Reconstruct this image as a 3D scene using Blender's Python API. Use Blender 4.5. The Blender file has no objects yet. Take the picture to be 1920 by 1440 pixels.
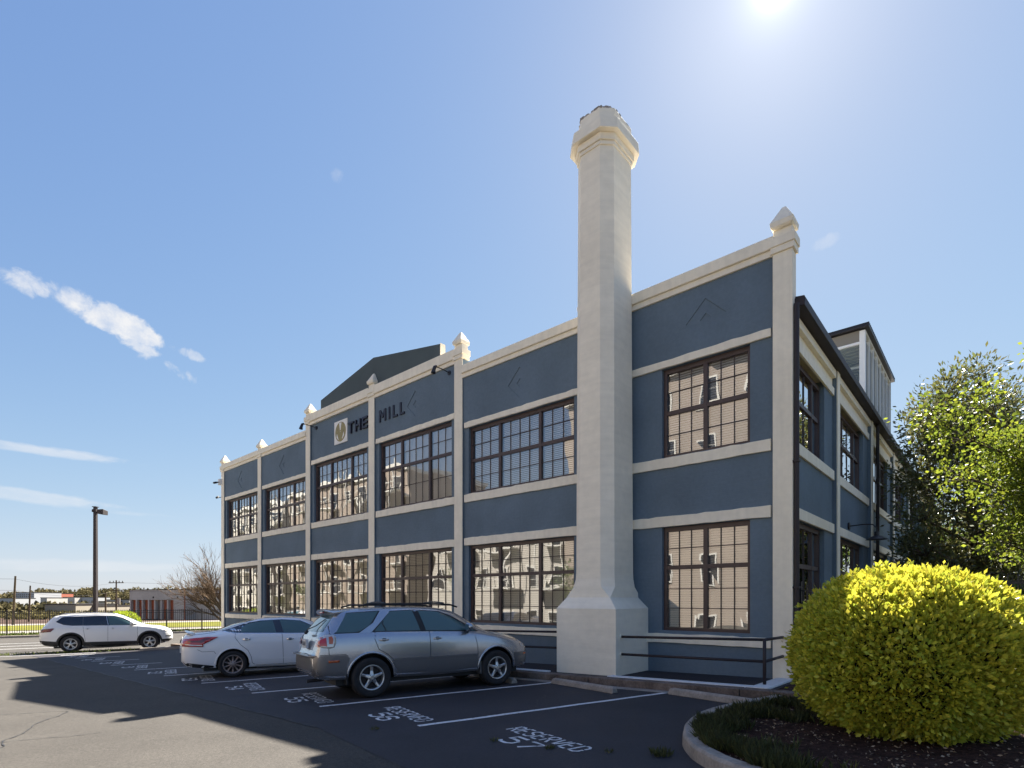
import bpy, bmesh, math, random
import numpy as np
from mathutils import Vector, Matrix
from mathutils.bvhtree import BVHTree
from mathutils.geometry import delaunay_2d_cdt
random.seed(7); rng = np.random.default_rng(7)
R = math.radians
EYE = 1.5
# ------------------------------------------------------------------ camera
sc = bpy.context.scene
COL = sc.collection
cam_d = bpy.data.cameras.new('camera'); cam = bpy.data.objects.new('camera', cam_d); COL.objects.link(cam)
cam.location = (0, 0, EYE); cam.rotation_euler = (R(90), 0, 0)
cam_d.sensor_width = 36; cam_d.lens = 1020/1920*36; cam_d.shift_y = 403/1920
cam_d.clip_start = .05; cam_d.clip_end = 6000
sc.camera = cam
# ------------------------------------------------------------------ light
SUN_AZ = math.atan2(.485, 1.0)      # to the right of +Y
SUN_EL = R(45.7)
sun_dir = Vector((math.sin(SUN_AZ)*math.cos(SUN_EL), math.cos(SUN_AZ)*math.cos(SUN_EL), math.sin(SUN_EL)))
sd = bpy.data.lights.new('sun', 'SUN'); sd.energy = 5.0; sd.angle = R(.55); sd.color = (1, .93, .82)
so = bpy.data.objects.new('sun', sd); COL.objects.link(so)
so.rotation_euler = sun_dir.to_track_quat('Z', 'Y').to_euler()
so.location = (30, 60, 60)
world = bpy.data.worlds.new('World'); sc.world = world; world.use_nodes = True
wt = world.node_tree; wt.nodes.clear()
def WN(t, **k):
    n = wt.nodes.new(t)
    for a, b in k.items(): setattr(n, a, b)
    return n
sky = WN('ShaderNodeTexSky', sky_type='NISHITA', sun_disc=False, sun_elevation=SUN_EL, sun_rotation=SUN_AZ,
         air_density=1.0, dust_density=.22, ozone_density=1.4, altitude=0)
bg = WN('ShaderNodeBackground'); bg.inputs[1].default_value = .125
wo = WN('ShaderNodeOutputWorld')
geo = WN('ShaderNodeTexCoord')
def wmath(op, a, b=None, c=None):
    n = WN('ShaderNodeMath', operation=op)
    for i, v in enumerate((a, b, c)):
        if v is None: continue
        if isinstance(v, (int, float)): n.inputs[i].default_value = v
        else: wt.links.new(v, n.inputs[i])
    return n.outputs[0]
def wdot(v):
    n = WN('ShaderNodeVectorMath', operation='DOT_PRODUCT')
    wt.links.new(geo.outputs['Generated'], n.inputs[0]); n.inputs[1].default_value = v
    return n.outputs['Value']
SKY_TOP = 1.52
cloud_total = None
def cloud(px, py, half_w, half_h, tilt, seed, strength, detail=9, scale=15, stretch=1.0):
    """a cloud around the sky direction of (px,py): an ellipse broken up by noise on the sphere of directions"""
    global cloud_total
    c = Vector(((px-960)/1020, 1, (1123-py)/1020)); L = c.length; c.normalize()
    e1 = c.cross(Vector((0, 0, 1))).normalized(); e2 = e1.cross(c)
    a = e1*math.cos(tilt)+e2*math.sin(tilt); b = -e1*math.sin(tilt)+e2*math.cos(tilt)
    u = wdot(a); v = wdot(b); f = wdot(c)
    hw = half_w/1020/L; hh = half_h/1020/L
    cx = WN('ShaderNodeCombineXYZ')
    wt.links.new(wmath('MULTIPLY', u, 1/stretch), cx.inputs[0]); wt.links.new(v, cx.inputs[1]); cx.inputs[2].default_value = seed
    nz = WN('ShaderNodeTexNoise'); nz.inputs['Scale'].default_value = scale; nz.inputs['Detail'].default_value = detail
    nz.inputs['Roughness'].default_value = .6; nz.inputs['Distortion'].default_value = .35
    wt.links.new(cx.outputs[0], nz.inputs['Vector'])
    uu = wmath('POWER', wmath('ABSOLUTE', wmath('DIVIDE', u, hw)), 2.0)
    vv = wmath('POWER', wmath('ABSOLUTE', wmath('DIVIDE', v, hh)), 2.0)
    m = wmath('SUBTRACT', 1.0, wmath('ADD', uu, vv))
    m = wmath('ADD', wmath('MULTIPLY', m, .5), wmath('MULTIPLY', wmath('SUBTRACT', nz.outputs['Fac'], .5), 3.4))
    mr = WN('ShaderNodeMapRange', interpolation_type='SMOOTHSTEP'); wt.links.new(m, mr.inputs[0])
    mr.inputs[1].default_value = .0; mr.inputs[2].default_value = .55; mr.inputs[3].default_value = 0; mr.inputs[4].default_value = strength
    n2 = WN('ShaderNodeTexNoise'); n2.inputs['Scale'].default_value = scale*2.3; n2.inputs['Detail'].default_value = 8; n2.inputs['Roughness'].default_value = .65
    wt.links.new(cx.outputs[0], n2.inputs['Vector']); dn = WN('ShaderNodeMapRange'); wt.links.new(n2.outputs['Fac'], dn.inputs[0])
    dn.inputs[1].default_value = .3; dn.inputs[2].default_value = .62; dn.inputs[3].default_value = .45; dn.inputs[4].default_value = 1.0
    o = wmath('MULTIPLY', wmath('MULTIPLY', mr.outputs[0], dn.outputs[0]), wmath('GREATER_THAN', f, .6))
    cloud_total = o if cloud_total is None else wmath('MAXIMUM', cloud_total, o)
cloud(70, 537, 72, 21, R(4), 3.1, .8, scale=20)
cloud(215, 603, 135, 23, R(-14), 8.3, .95, scale=18)
cloud(262, 650, 95, 16, R(-24), 12.3, .75, scale=22)
cloud(352, 662, 34, 9, R(-10), 22.3, .5, scale=26)
cloud(120, 849, 165, 10, R(0), 5.5, .55, stretch=3)
cloud(60, 930, 130, 13, R(-4), 9.7, .5, stretch=3)
cloud(240, 962, 100, 7, R(0), 1.7, .35, stretch=3)
cloud(150, 1060, 330, 12, R(0), 4.7, .35, stretch=4)
cloud(630, 330, 16, 14, R(-50), 2.2, .22)
cloud(1545, 455, 26, 12, R(10), 6.2, .25)
mixc = WN('ShaderNodeMix', data_type='RGBA'); wt.links.new(cloud_total, mixc.inputs[0])
# the brightest parts of the sky roll off softly, as on the photograph
sep = WN('ShaderNodeSeparateColor'); wt.links.new(sky.outputs[0], sep.inputs[0]); comb = WN('ShaderNodeCombineColor')
for i_, g_ in enumerate((.225, .268, .425)):
    x_ = wmath('MULTIPLY', sep.outputs[i_], g_)
    e_ = wmath('SUBTRACT', 1.0, wmath('EXPONENT', wmath('MULTIPLY', x_, -1.0)))
    wt.links.new(wmath('ADD', wmath('MULTIPLY', e_, SKY_TOP), wmath('MULTIPLY', wmath('POWER', x_, 1.3), .028)), comb.inputs[i_])
sdot = wmath('MAXIMUM', wdot(sun_dir), 0.0)
glow = wmath('ADD', wmath('MULTIPLY', wmath('POWER', sdot, 1400.0), .55), wmath('ADD', wmath('MULTIPLY', wmath('POWER', sdot, 9000.0), 3.2), wmath('MULTIPLY', wmath('POWER', sdot, 160.0), .32)))
gcol = WN('ShaderNodeVectorMath', operation='SCALE'); gcol.inputs[0].default_value = (1, .97, .88); wt.links.new(glow, gcol.inputs['Scale'])
gadd = WN('ShaderNodeVectorMath', operation='ADD'); wt.links.new(comb.outputs[0], gadd.inputs[0]); wt.links.new(gcol.outputs[0], gadd.inputs[1])
wt.links.new(gadd.outputs[0], mixc.inputs[6]); mixc.inputs[7].default_value = (1.66, 1.66, 1.68, 1)
wt.links.new(mixc.outputs[2], bg.inputs[0]); wt.links.new(bg.outputs[0], wo.inputs[0])
sc.view_settings.view_transform = 'Standard'; sc.view_settings.look = 'None'
sc.view_settings.exposure = 2.15; sc.view_settings.gamma = 1.0; sc.view_settings.use_curve_mapping = False
# ------------------------------------------------------------------ materials
MATS = {}
def mat(name, col, rough=.7, metal=0, noise=None, bump=None, spec=.5, coat=0, transl=0, brick=None, vcol=0, emit=None, vcol2=None, wear=None):
    """noise=(scale, dark factor, light factor); bump=(scale,strength)"""
    m = bpy.data.materials.new(name); m.use_nodes = True; nt = m.node_tree
    p = nt.nodes['Principled BSDF']
    p.inputs['Roughness'].default_value = rough; p.inputs['Metallic'].default_value = metal
    p.inputs['Specular IOR Level'].default_value = spec; p.inputs['Coat Weight'].default_value = coat
    p.inputs['Coat Roughness'].default_value = .03
    tc = nt.nodes.new('ShaderNodeTexCoord')
    rgb = nt.nodes.new('ShaderNodeRGB'); rgb.outputs[0].default_value = (*col, 1); cur = rgb.outputs[0]
    def mul(fac_socket, lo, hi):
        nonlocal cur
        mr = nt.nodes.new('ShaderNodeMapRange'); nt.links.new(fac_socket, mr.inputs[0])
        mr.inputs[1].default_value = .3; mr.inputs[2].default_value = .7; mr.inputs[3].default_value = lo; mr.inputs[4].default_value = hi
        vm = nt.nodes.new('ShaderNodeVectorMath'); vm.operation = 'SCALE'
        nt.links.new(cur, vm.inputs[0]); nt.links.new(mr.outputs[0], vm.inputs['Scale']); cur = vm.outputs[0]
    for nn in (noise if isinstance(noise, list) else [noise] if noise else []):
        nz = nt.nodes.new('ShaderNodeTexNoise'); nz.inputs['Scale'].default_value = nn[0]; nz.inputs['Detail'].default_value = 5
        if len(nn) > 3:
            mp = nt.nodes.new('ShaderNodeMapping'); mp.inputs['Scale'].default_value = nn[3]
            nt.links.new(tc.outputs['Object'], mp.inputs[0]); nt.links.new(mp.outputs[0], nz.inputs['Vector'])
        else: nt.links.new(tc.outputs['Object'], nz.inputs['Vector'])
        mul(nz.outputs['Fac'], nn[1], nn[2])
    if vcol2:
        at = nt.nodes.new('ShaderNodeAttribute'); at.attribute_name = 'rnd'
        mq = nt.nodes.new('ShaderNodeMath'); mq.operation = 'MULTIPLY'; mq.inputs[1].default_value = 7.31; nt.links.new(at.outputs['Fac'], mq.inputs[0])
        fr_ = nt.nodes.new('ShaderNodeMath'); fr_.operation = 'FRACT'; nt.links.new(mq.outputs[0], fr_.inputs[0])
        mz = nt.nodes.new('ShaderNodeMix'); mz.data_type = 'RGBA'; nt.links.new(fr_.outputs[0], mz.inputs[0]); nt.links.new(cur, mz.inputs[6]); mz.inputs[7].default_value = (*vcol2, 1); cur = mz.outputs[2]
    if wear:
        nz = nt.nodes.new('ShaderNodeTexNoise'); nz.inputs['Scale'].default_value = wear[0]; nz.inputs['Detail'].default_value = 8; nz.inputs['Roughness'].default_value = .75
        nt.links.new(tc.outputs['Object'], nz.inputs['Vector']); mr = nt.nodes.new('ShaderNodeMapRange'); nt.links.new(nz.outputs['Fac'], mr.inputs[0])
        mr.inputs[1].default_value = wear[1]; mr.inputs[2].default_value = wear[1]+.05; mr.inputs[3].default_value = 0; mr.inputs[4].default_value = wear[3] if len(wear) > 3 else 1
        mz = nt.nodes.new('ShaderNodeMix'); mz.data_type = 'RGBA'; nt.links.new(mr.outputs[0], mz.inputs[0]); nt.links.new(cur, mz.inputs[6]); mz.inputs[7].default_value = (*wear[2], 1); cur = mz.outputs[2]
    if vcol:
        at = nt.nodes.new('ShaderNodeAttribute'); at.attribute_name = 'rnd'
        mr = nt.nodes.new('ShaderNodeMapRange'); nt.links.new(at.outputs['Fac'], mr.inputs[0])
        mr.inputs[3].default_value = 1-vcol; mr.inputs[4].default_value = 1+vcol
        vm = nt.nodes.new('ShaderNodeVectorMath'); vm.operation = 'SCALE'
        nt.links.new(cur, vm.inputs[0]); nt.links.new(mr.outputs[0], vm.inputs['Scale']); cur = vm.outputs[0]
    nt.links.new(cur, p.inputs['Base Color'])
    hs = None
    if brick:
        bt = nt.nodes.new('ShaderNodeTexBrick'); bt.inputs['Scale'].default_value = 1
        bt.inputs['Brick Width'].default_value = .21; bt.inputs['Row Height'].default_value = .075; bt.inputs['Mortar Size'].default_value = .007
        bt.inputs['Color1'].default_value = (1, 1, 1, 1); bt.inputs['Color2'].default_value = (.75, .75, .75, 1); bt.inputs['Mortar'].default_value = (0, 0, 0, 1)
        sx = nt.nodes.new('ShaderNodeSeparateXYZ'); nt.links.new(tc.outputs['Object'], sx.inputs[0])
        ad = nt.nodes.new('ShaderNodeMath'); ad.operation = 'ADD'; nt.links.new(sx.outputs[0], ad.inputs[0]); nt.links.new(sx.outputs[1], ad.inputs[1])
        cb = nt.nodes.new('ShaderNodeCombineXYZ'); nt.links.new(ad.outputs[0], cb.inputs[0]); nt.links.new(sx.outputs[2], cb.inputs[1])
        nt.links.new(cb.outputs[0], bt.inputs['Vector'])
        b1 = nt.nodes.new('ShaderNodeBump'); b1.inputs['Strength'].default_value = brick; b1.inputs['Distance'].default_value = .006
        nt.links.new(bt.outputs['Color'], b1.inputs['Height']); hs = b1.outputs[0]
    if bump:
        nz = nt.nodes.new('ShaderNodeTexNoise'); nz.inputs['Scale'].default_value = bump[0]; nz.inputs['Detail'].default_value = 6
        nt.links.new(tc.outputs['Object'], nz.inputs['Vector'])
        b2 = nt.nodes.new('ShaderNodeBump'); b2.inputs['Strength'].default_value = bump[1]; b2.inputs['Distance'].default_value = bump[2] if len(bump) > 2 else .01
        nt.links.new(nz.outputs['Fac'], b2.inputs['Height'])
        if hs: nt.links.new(hs, b2.inputs['Normal'])
        hs = b2.outputs[0]
    if hs: nt.links.new(hs, p.inputs['Normal'])
    if transl:
        tr = nt.nodes.new('ShaderNodeBsdfTranslucent'); mx = nt.nodes.new('ShaderNodeMixShader'); mx.inputs[0].default_value = transl
        nt.links.new(cur, tr.inputs[0]); out = nt.nodes['Material Output']
        nt.links.new(p.outputs[0], mx.inputs[1]); nt.links.new(tr.outputs[0], mx.inputs[2]); nt.links.new(mx.outputs[0], out.inputs[0])
    if emit:
        p.inputs['Emission Color'].default_value = (*emit[0], 1); p.inputs['Emission Strength'].default_value = emit[1]
    MATS[name] = m
    return m
def glass_mat(name, tint, wav=.02, scale=.9, refl=1.0):
    """window glass: clear with a mirror coat that follows the angle, slightly wavy"""
    m = bpy.data.materials.new(name); m.use_nodes = True; nt = m.node_tree; nt.nodes.clear()
    out = nt.nodes.new('ShaderNodeOutputMaterial'); g = nt.nodes.new('ShaderNodeBsdfGlossy'); g.inputs['Roughness'].default_value = .0
    t = nt.nodes.new('ShaderNodeBsdfTransparent'); t.inputs[0].default_value = (*tint, 1)
    mx = nt.nodes.new('ShaderNodeMixShader'); fr = nt.nodes.new('ShaderNodeFresnel'); fr.inputs[0].default_value = 1.9
    mm = nt.nodes.new('ShaderNodeMath'); mm.operation = 'MULTIPLY'; mm.inputs[1].default_value = refl; mm.use_clamp = True
    nt.links.new(fr.outputs[0], mm.inputs[0]); nt.links.new(mm.outputs[0], mx.inputs[0])
    nt.links.new(t.outputs[0], mx.inputs[1]); nt.links.new(g.outputs[0], mx.inputs[2]); nt.links.new(mx.outputs[0], out.inputs[0])
    tc = nt.nodes.new('ShaderNodeTexCoord'); nz = nt.nodes.new('ShaderNodeTexNoise'); nz.inputs['Scale'].default_value = scale; nz.inputs['Detail'].default_value = 1
    b = nt.nodes.new('ShaderNodeBump'); b.inputs['Strength'].default_value = 1; b.inputs['Distance'].default_value = wav
    nt.links.new(tc.outputs['Object'], nz.inputs['Vector']); nt.links.new(nz.outputs['Fac'], b.inputs['Height']); nt.links.new(b.outputs[0], g.inputs['Normal'])
    return m
M = {}
M['blue'] = mat('blue_painted_brick', (.128, .172, .215), .75, noise=[(.8, .88, 1.1), (14, .95, 1.05), (1.1, .95, 1.04, (1, 1, .3))], brick=.30, bump=(9, .25, .01), spec=.25)
M['cream'] = mat('cream_paint', (.87, .79, .64), .8, noise=[(1.3, .94, 1.04), (9, .96, 1.03), (2.4, .94, 1.03, (3, 3, .25))], wear=(5, .70, (.42, .36, .28), .5), brick=.10, bump=(7, .35, .012), spec=.25)
M['gable'] = mat('slate_painted_gable', (.085,.105,.108), .8, noise=[(.7, .85, 1.12)], bump=(6, .3), spec=.2)
M['frame'] = mat('dark_bronze_window_metal', (.060, .036, .034), .45, noise=(5, .85, 1.15))
M['muntin'] = mat('brown_muntin', (.05, .035, .034), .5)
M['bronze'] = mat('dark_bronze_gutter', (.022, .014, .015), .6, noise=(4, .9, 1.1))
M['black'] = mat('black_metal', (.012, .010, .012), .45, noise=(20, .8, 1.2))
M['blind'] = mat('pale_blind_slat', (.94, .92, .82), .6)
M['sheer'] = mat('white_sheer_blind', (.90, .93, .96), .7, transl=.1)
M['blind_skytint'] = mat('sky_tinted_blind_slat', (.90, .94, .98), .6)  # upper slats: blue cast of the sky put into their white
M['glass'] = glass_mat('window_glass', (1, 1, 1), .011, .7, 3.0)
M['glass_side'] = glass_mat('side_window_glass', (.7, .72, .72), .006, .7, 4.5)
M['glass_clear'] = glass_mat('penthouse_glass', (.85, .9, .88), .002, .8, 1.0)
M['inside'] = mat('interior_plaster', (.22, .2, .17), .9)
M['roof'] = mat('roof_membrane', (.35, .34, .33), .9, noise=(1, .8, 1.2))
M['conc'] = mat('kerb_concrete', (.32, .28, .24), .9, noise=[(3, .75, 1.2), (30, .85, 1.15)], bump=(40, .5, .01), spec=.2)
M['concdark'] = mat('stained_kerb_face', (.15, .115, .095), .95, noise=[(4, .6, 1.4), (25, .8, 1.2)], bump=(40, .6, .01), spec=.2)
M['white'] = mat('white_road_paint', (.70, .70, .70), .8, noise=[(22, .8, 1.1), (2, .85, 1.1)], wear=(9, .595, (.06, .06, .065)))
M['whiteline'] = mat('white_kerb_paint', (.66, .66, .66), .8, noise=[(10, .85, 1.1)])
M['grass'] = mat('grass', (.075, .10, .018), .9, noise=[(.3, .7, 1.3), (3, .6, 1.4)], bump=(12, .8, .05), spec=.1)
M['gold'] = mat('gold_emblem_paint', (.30, .24, .09), .5, noise=(12, .85, 1.15))
M['whitepl'] = mat('white_sign_board', (.80, .77, .72), .6)
M['letter'] = mat('dark_letter_metal', (.012, .010, .022), .4)
M['penwhite'] = mat('white_window_framing', (.78, .78, .76), .5)
M['bark'] = mat('bark', (.10, .075, .055), .95, noise=[(8, .6, 1.4)], bump=(15, .8, .02), spec=.1)
M['barkpale'] = mat('pale_bark', (.13, .09, .06), .9, noise=[(3, .8, 1.3)], spec=.1)
M['mulch'] = mat('mulch', (.045, .024, .018), .95, noise=[(14, .5, 1.6), (60, .4, 1.8)], bump=(50, 1, .03), spec=.1)
M['leaf_y'] = mat('golden_privet_leaf', (.66, .58, .065), .40, transl=.36, vcol=.3, vcol2=(.36, .42, .045), spec=.35)
M['leaf_m'] = mat('bright_maple_leaf', (.23, .26, .026), .5, transl=.52, vcol=.4, vcol2=(.11, .16, .022), spec=.3)
M['leaf_d'] = mat('dark_magnolia_leaf', (.095, .12, .036), .28, transl=.42, vcol=.4, vcol2=(.13, .115, .04), spec=.7)
M['leaf_g'] = mat('green_leaf', (.09, .14, .02), .5, transl=.45, vcol=.4, spec=.3)
M['blade'] = mat('grass_blade', (.085, .092, .028), .6, transl=.3, vcol=.45)
M['litter'] = mat('leaf_litter', (.28, .2, .13), .8, vcol=.5)
def asphalt(name, col, speck, rough=.85, crack=False):
    m = mat(name, col, rough, wear=(.9, .66, (.018, .018, .020), .55), noise=[(.22, .86, 1.12), (1.1, .9, 1.1), (28, 1-speck*.5, 1+speck*.5), (90, 1-speck, 1+speck), (260, 1-speck, 1+speck)], bump=(140, .55, .006), spec=.25)
    return m
M['asph_old'] = asphalt('worn_asphalt', (.060, .055, .049), .42)
M['asph_new'] = asphalt('sealed_dark_asphalt', (.042, .040, .045), .22, .72)
M['asph_ramp'] = asphalt('walkway_asphalt', (.032, .030, .035), .2, .8)
M['pave'] = mat('pale_concrete_paving', (.24, .22, .195), .9, noise=[(.4, .85, 1.15), (20, .9, 1.1)])
# ------------------------------------------------------------------ helpers
def tag(o, label=None, cat=None, group=None, kind=None):
    for k, v in (('label', label), ('category', cat), ('group', group), ('kind', kind)):
        if v: o[k] = v
    return o
def empty(name, loc=(0, 0, 0), rz=0, parent=None):
    o = bpy.data.objects.new(name, None); COL.objects.link(o); o.location = loc; o.rotation_euler = (0, 0, rz); o.parent = parent
    o.empty_display_size = .2
    return o
class MB:
    def __init__(s): s.v = []; s.f = []; s.m = []
    def add(s, vs, fs, mi=0):
        b = len(s.v); s.v += [tuple(v) for v in vs]; s.f += [tuple(b+i for i in f) for f in fs]; s.m += [mi]*len(fs); return s
    def box(s, x0, x1, y0, y1, z0, z1, mi=0):
        if x0 > x1: x0, x1 = x1, x0
        if y0 > y1: y0, y1 = y1, y0
        if z0 > z1: z0, z1 = z1, z0
        return s.add([(x0,y0,z0),(x1,y0,z0),(x1,y1,z0),(x0,y1,z0),(x0,y0,z1),(x1,y0,z1),(x1,y1,z1),(x0,y1,z1)],
              [(0,3,2,1),(4,5,6,7),(0,1,5,4),(1,2,6,5),(2,3,7,6),(3,0,4,7)], mi)
    def loft(s, rings, cap=True, mi=0, closed=True):
        n = len(rings[0]); b = []; fs = []
        vs = [p for r in rings for p in r]
        for i in range(len(rings)-1):
            for j in range(n if closed else n-1):
                a = i*n+j; c = i*n+(j+1) % n
                fs.append((a, c, c+n, a+n))
        if cap: fs.append(tuple(range(n-1, -1, -1))); fs.append(tuple((len(rings)-1)*n+j for j in range(n)))
        return s.add(vs, fs, mi)
    def prism(s, poly, z0, z1, mi=0):
        return s.loft([[(x, y, z0) for x, y in poly], [(x, y, z1) for x, y in poly]], mi=mi)
    def tube(s, pts, r, n=8, cap=True, mi=0):
        pts = [Vector(p) for p in pts]; rings = []
        rs = r if isinstance(r, (list, tuple)) else [r]*len(pts)
        up0 = None
        for i, p in enumerate(pts):
            d = (pts[min(i+1, len(pts)-1)]-pts[max(i-1, 0)])
            if d.length < 1e-9: d = Vector((0, 0, 1))
            d.normalize()
            if up0 is None: up0 = Vector((0, 0, 1)) if abs(d.z) < .9 else Vector((1, 0, 0))
            a = d.cross(up0)
            if a.length < 1e-4: a = d.orthogonal()
            a.normalize(); b = d.cross(a); up0 = -b if False else up0
            rings.append([p+a*(rs[i]*math.cos(t*2*math.pi/n))+b*(rs[i]*math.sin(t*2*math.pi/n)) for t in range(n)])
        return s.loft(rings, cap, mi)
    def build(s, name, m, parent=None, smooth=False, kind=None, label=None, bevel=0):
        me = bpy.data.meshes.new(name); me.from_pydata(s.v, [], s.f)
        ms = m if isinstance(m, (list, tuple)) else [m]
        for k in ms: me.materials.append(k)
        if len(ms) > 1: me.polygons.foreach_set('material_index', s.m)
        bm = bmesh.new(); bm.from_mesh(me); bmesh.ops.recalc_face_normals(bm, faces=bm.faces); bm.to_mesh(me); bm.free()
        if smooth: me.shade_smooth()
        o = bpy.data.objects.new(name, me); COL.objects.link(o); o.parent = parent
        if kind: o['kind'] = kind
        if label: o['label'] = label
        if bevel:
            b = o.modifiers.new('edge', 'BEVEL'); b.width = bevel; b.segments = 2; b.limit_method = 'ANGLE'; b.angle_limit = R(40)
        return o
def share(src, name, parent, loc=(0, 0, 0), rot=(0, 0, 0), scale=None, label=None):
    o = bpy.data.objects.new(name, src.data); COL.objects.link(o); o.parent = parent; o.location = loc; o.rotation_euler = rot
    if scale: o.scale = scale
    if label: o['label'] = label
    return o
# ground: falls 3 % along n, away from the camera and to the left
CT, ST = math.cos(R(32.5)), math.sin(R(32.5))    # stall direction t = (CT, ST), n = (-ST, CT)
def tn(t, n): return (t*CT-n*ST, t*ST+n*CT)
def nn(x, y): return -x*ST+y*CT
def tt(x, y): return x*CT+y*ST
NK = [(-400, -10.505), (33, 2.485), (60, 2.80), (95, 3.40), (160, 4.3), (420, 6.6), (1500, 9), (5000, 9)]
def drop(n):
    if n <= 33: return 1.495+.03*n if n > -60 else 1.495-1.8
    for (a, b), (c, d) in zip(NK, NK[1:]):
        if a <= n <= c: return b+(d-b)*(n-a)/(c-a)
    return NK[-1][1]
def gz(x, y): return EYE-drop(nn(x, y))
A0 = R(48.4); SX, SY = -math.sin(A0), math.cos(A0); QX, QY = -math.cos(A0), -math.sin(A0)
P0 = (5.369, 10.294)
def sq(s, q): return (P0[0]+SX*s+QX*q, P0[1]+SY*s+QY*q)
def to_sq(x, y):
    dx, dy = x-P0[0], y-P0[1]; return dx*SX+dy*SY, dx*QX+dy*QY
def sheet(name, pts2d, off, m, parent=None, kind='structure', res=None, label=None, thick=0):
    """a sheet laid on the sloping ground; pts2d polygon, each vertex takes the ground's height"""
    poly = [Vector(p) for p in pts2d]
    ins = []
    if res:
        xs = [p.x for p in poly]; ys = [p.y for p in poly]
        x = min(xs)
        while x < max(xs):
            y = min(ys)
            while y < max(ys):
                ins.append(Vector((x+.01, y+.013))); y += res
            x += res
    n = len(poly)
    r = delaunay_2d_cdt(poly+ins, [(i, (i+1) % n) for i in range(n)], [], 1, 1e-5)
    mb = MB(); mb.add([(v.x, v.y, gz(v.x, v.y)+off) for v in r[0]], [tuple(f) for f in r[2]])
    o = mb.build(name, m, parent, kind=kind, label=label)
    for p in o.data.polygons:
        if p.normal.z < 0: p.flip()
    return o
# ================================================================== GROUND
def strips(name, n_list, t0, t1, m, off=0, kind='structure'):
    mb = MB(); vs = []
    for n in n_list:
        for t in (t0, t1):
            x, y = tn(t, n); vs.append((x, y, EYE-drop(n)+off))
    mb.add(vs, [(2*i, 2*i+1, 2*i+3, 2*i+2) for i in range(len(n_list)-1)])
    o = mb.build(name, m, kind=kind)
    for p in o.data.polygons:
        if p.normal.z < 0: p.flip()
    return o
strips('ground', [-400, -60, 0, 33, 60, 95, 160, 420, 1500, 4500], -2500, 2500,
       mat('scrub_ground', (.08, .07, .035), .95, noise=[(.02, .7, 1.3), (.15, .75, 1.25)]), -.06)
lot = strips('parking_lot', [-60, -20, 0, 15, 33, 50.5], -60, 34, M['asph_old'], 0)
qa, qb = 1.9, 7.55
P = [sq(-1.6, qa), sq(-3.5, 3.5), sq(-4.6, 6), sq(-6, 9), sq(-8, 12), sq(-2, 9.3), sq(1.2, qb+.5), sq(4, qb), sq(27.5, qb), sq(29.5, qa)]
new_lot = sheet('sealed_asphalt_surface', P, .004, M['asph_new'], lot, kind=None)
# building-side kerb, white edging, walkway
def strip_sq(name, q0, q1, s0, s1, z0, z1, m, parent=None, step=1.5, kind='structure', bevel=0, mb=None):
    n = max(1, int((s1-s0)/step)); rings = []
    for i in range(n+1):
        s = s0+(s1-s0)*i/n
        a = sq(s, q0); b = sq(s, q1); ga = gz(*a); gb = gz(*b)
        rings.append([(a[0], a[1], ga+z0), (b[0], b[1], gb+z0), (b[0], b[1], gb+z1), (a[0], a[1], ga+z1)])
    mb = MB(); mb.loft(rings)
    return mb.build(name, m, parent, kind=kind, bevel=bevel)
walk = strip_sq('walkway', .0-.05, 1.5, -.06, 29.5, -.3, .13, M['asph_ramp'])
kerb = empty('kerb'); kerb['kind'] = 'structure'
s = -2.2; k = 0
while s < 29:
    L = 3.03 if k else 2.6
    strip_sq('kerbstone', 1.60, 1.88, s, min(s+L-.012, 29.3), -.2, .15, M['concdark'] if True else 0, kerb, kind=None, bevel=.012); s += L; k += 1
strip_sq('kerb_gutter', 1.884, 2.12, -1.2, 29.3, -.1, .010, M['conc'], kerb, kind=None)
edge = strip_sq('white_kerb_edging', 1.40, 1.598, .02, 3.15, -.1, .165, M['whiteline'], bevel=.01)
strip_sq('white_edging_end', .004, 1.398, .02, .34, -.1, .158, M['whiteline'], edge, kind=None, bevel=.008)
strip_sq('white_edging_strip', 1.40, 1.598, 4.75, 26, -.1, .165, M['whiteline'], edge, kind=None, bevel=.01)
# dark tar seam between the two surfaces and a few sealed cracks
def ground_ribbon(name, pts, w, m, off, parent=None):
    mb = MB(); vs = []
    for i, p in enumerate(pts):
        a = Vector(pts[max(i-1, 0)]); b = Vector(pts[min(i+1, len(pts)-1)]); d = (b-a).normalized(); nr = Vector((-d.y, d.x))*w*(.5+.35*math.sin(i*2.3)+rng.uniform(-.1, .1))
        for q in (Vector(p)+nr, Vector(p)-nr): vs.append((q.x, q.y, gz(q.x, q.y)+off))
    mb.add(vs, [(2*i, 2*i+1, 2*i+3, 2*i+2) for i in range(len(pts)-1)]); o = mb.build(name, m, parent)
    for p in o.data.polygons:
        if p.normal.z < 0: p.flip()
    return o
M['tar'] = mat('tar_sealant', (.014, .014, .016), .6)
ground_ribbon('tar_seam', [sq(4+23.3*k/120, qb+.018*math.sin(k*.7)+rng.normal(0, .006)) for k in range(121)], .035, M['tar'], .007, lot)
for (s_, q_, ang, L_) in ((9, 10.2, .3, 4), (14, 12, 2.2, 3.5), (6.5, 11.6, 1.2, 2.2), (11, 5.2, 1.5, 3.0), (19, 9.0, 2.6, 4), (5.5, 4.3, 2.4, 1.6), (2.6, 4.6, 1.9, 1.3), (16, 9.4, .2, 3)):
    pts = [Vector(sq(s_, q_))]; a = ang
    for k in range(int(L_/.1)): a += rng.normal(0, .22); pts.append(pts[-1]+Vector((math.cos(a), math.sin(a)))*.1)
    ground_ribbon('crack', pts, .012, M['tar'], .0068, lot)
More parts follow.
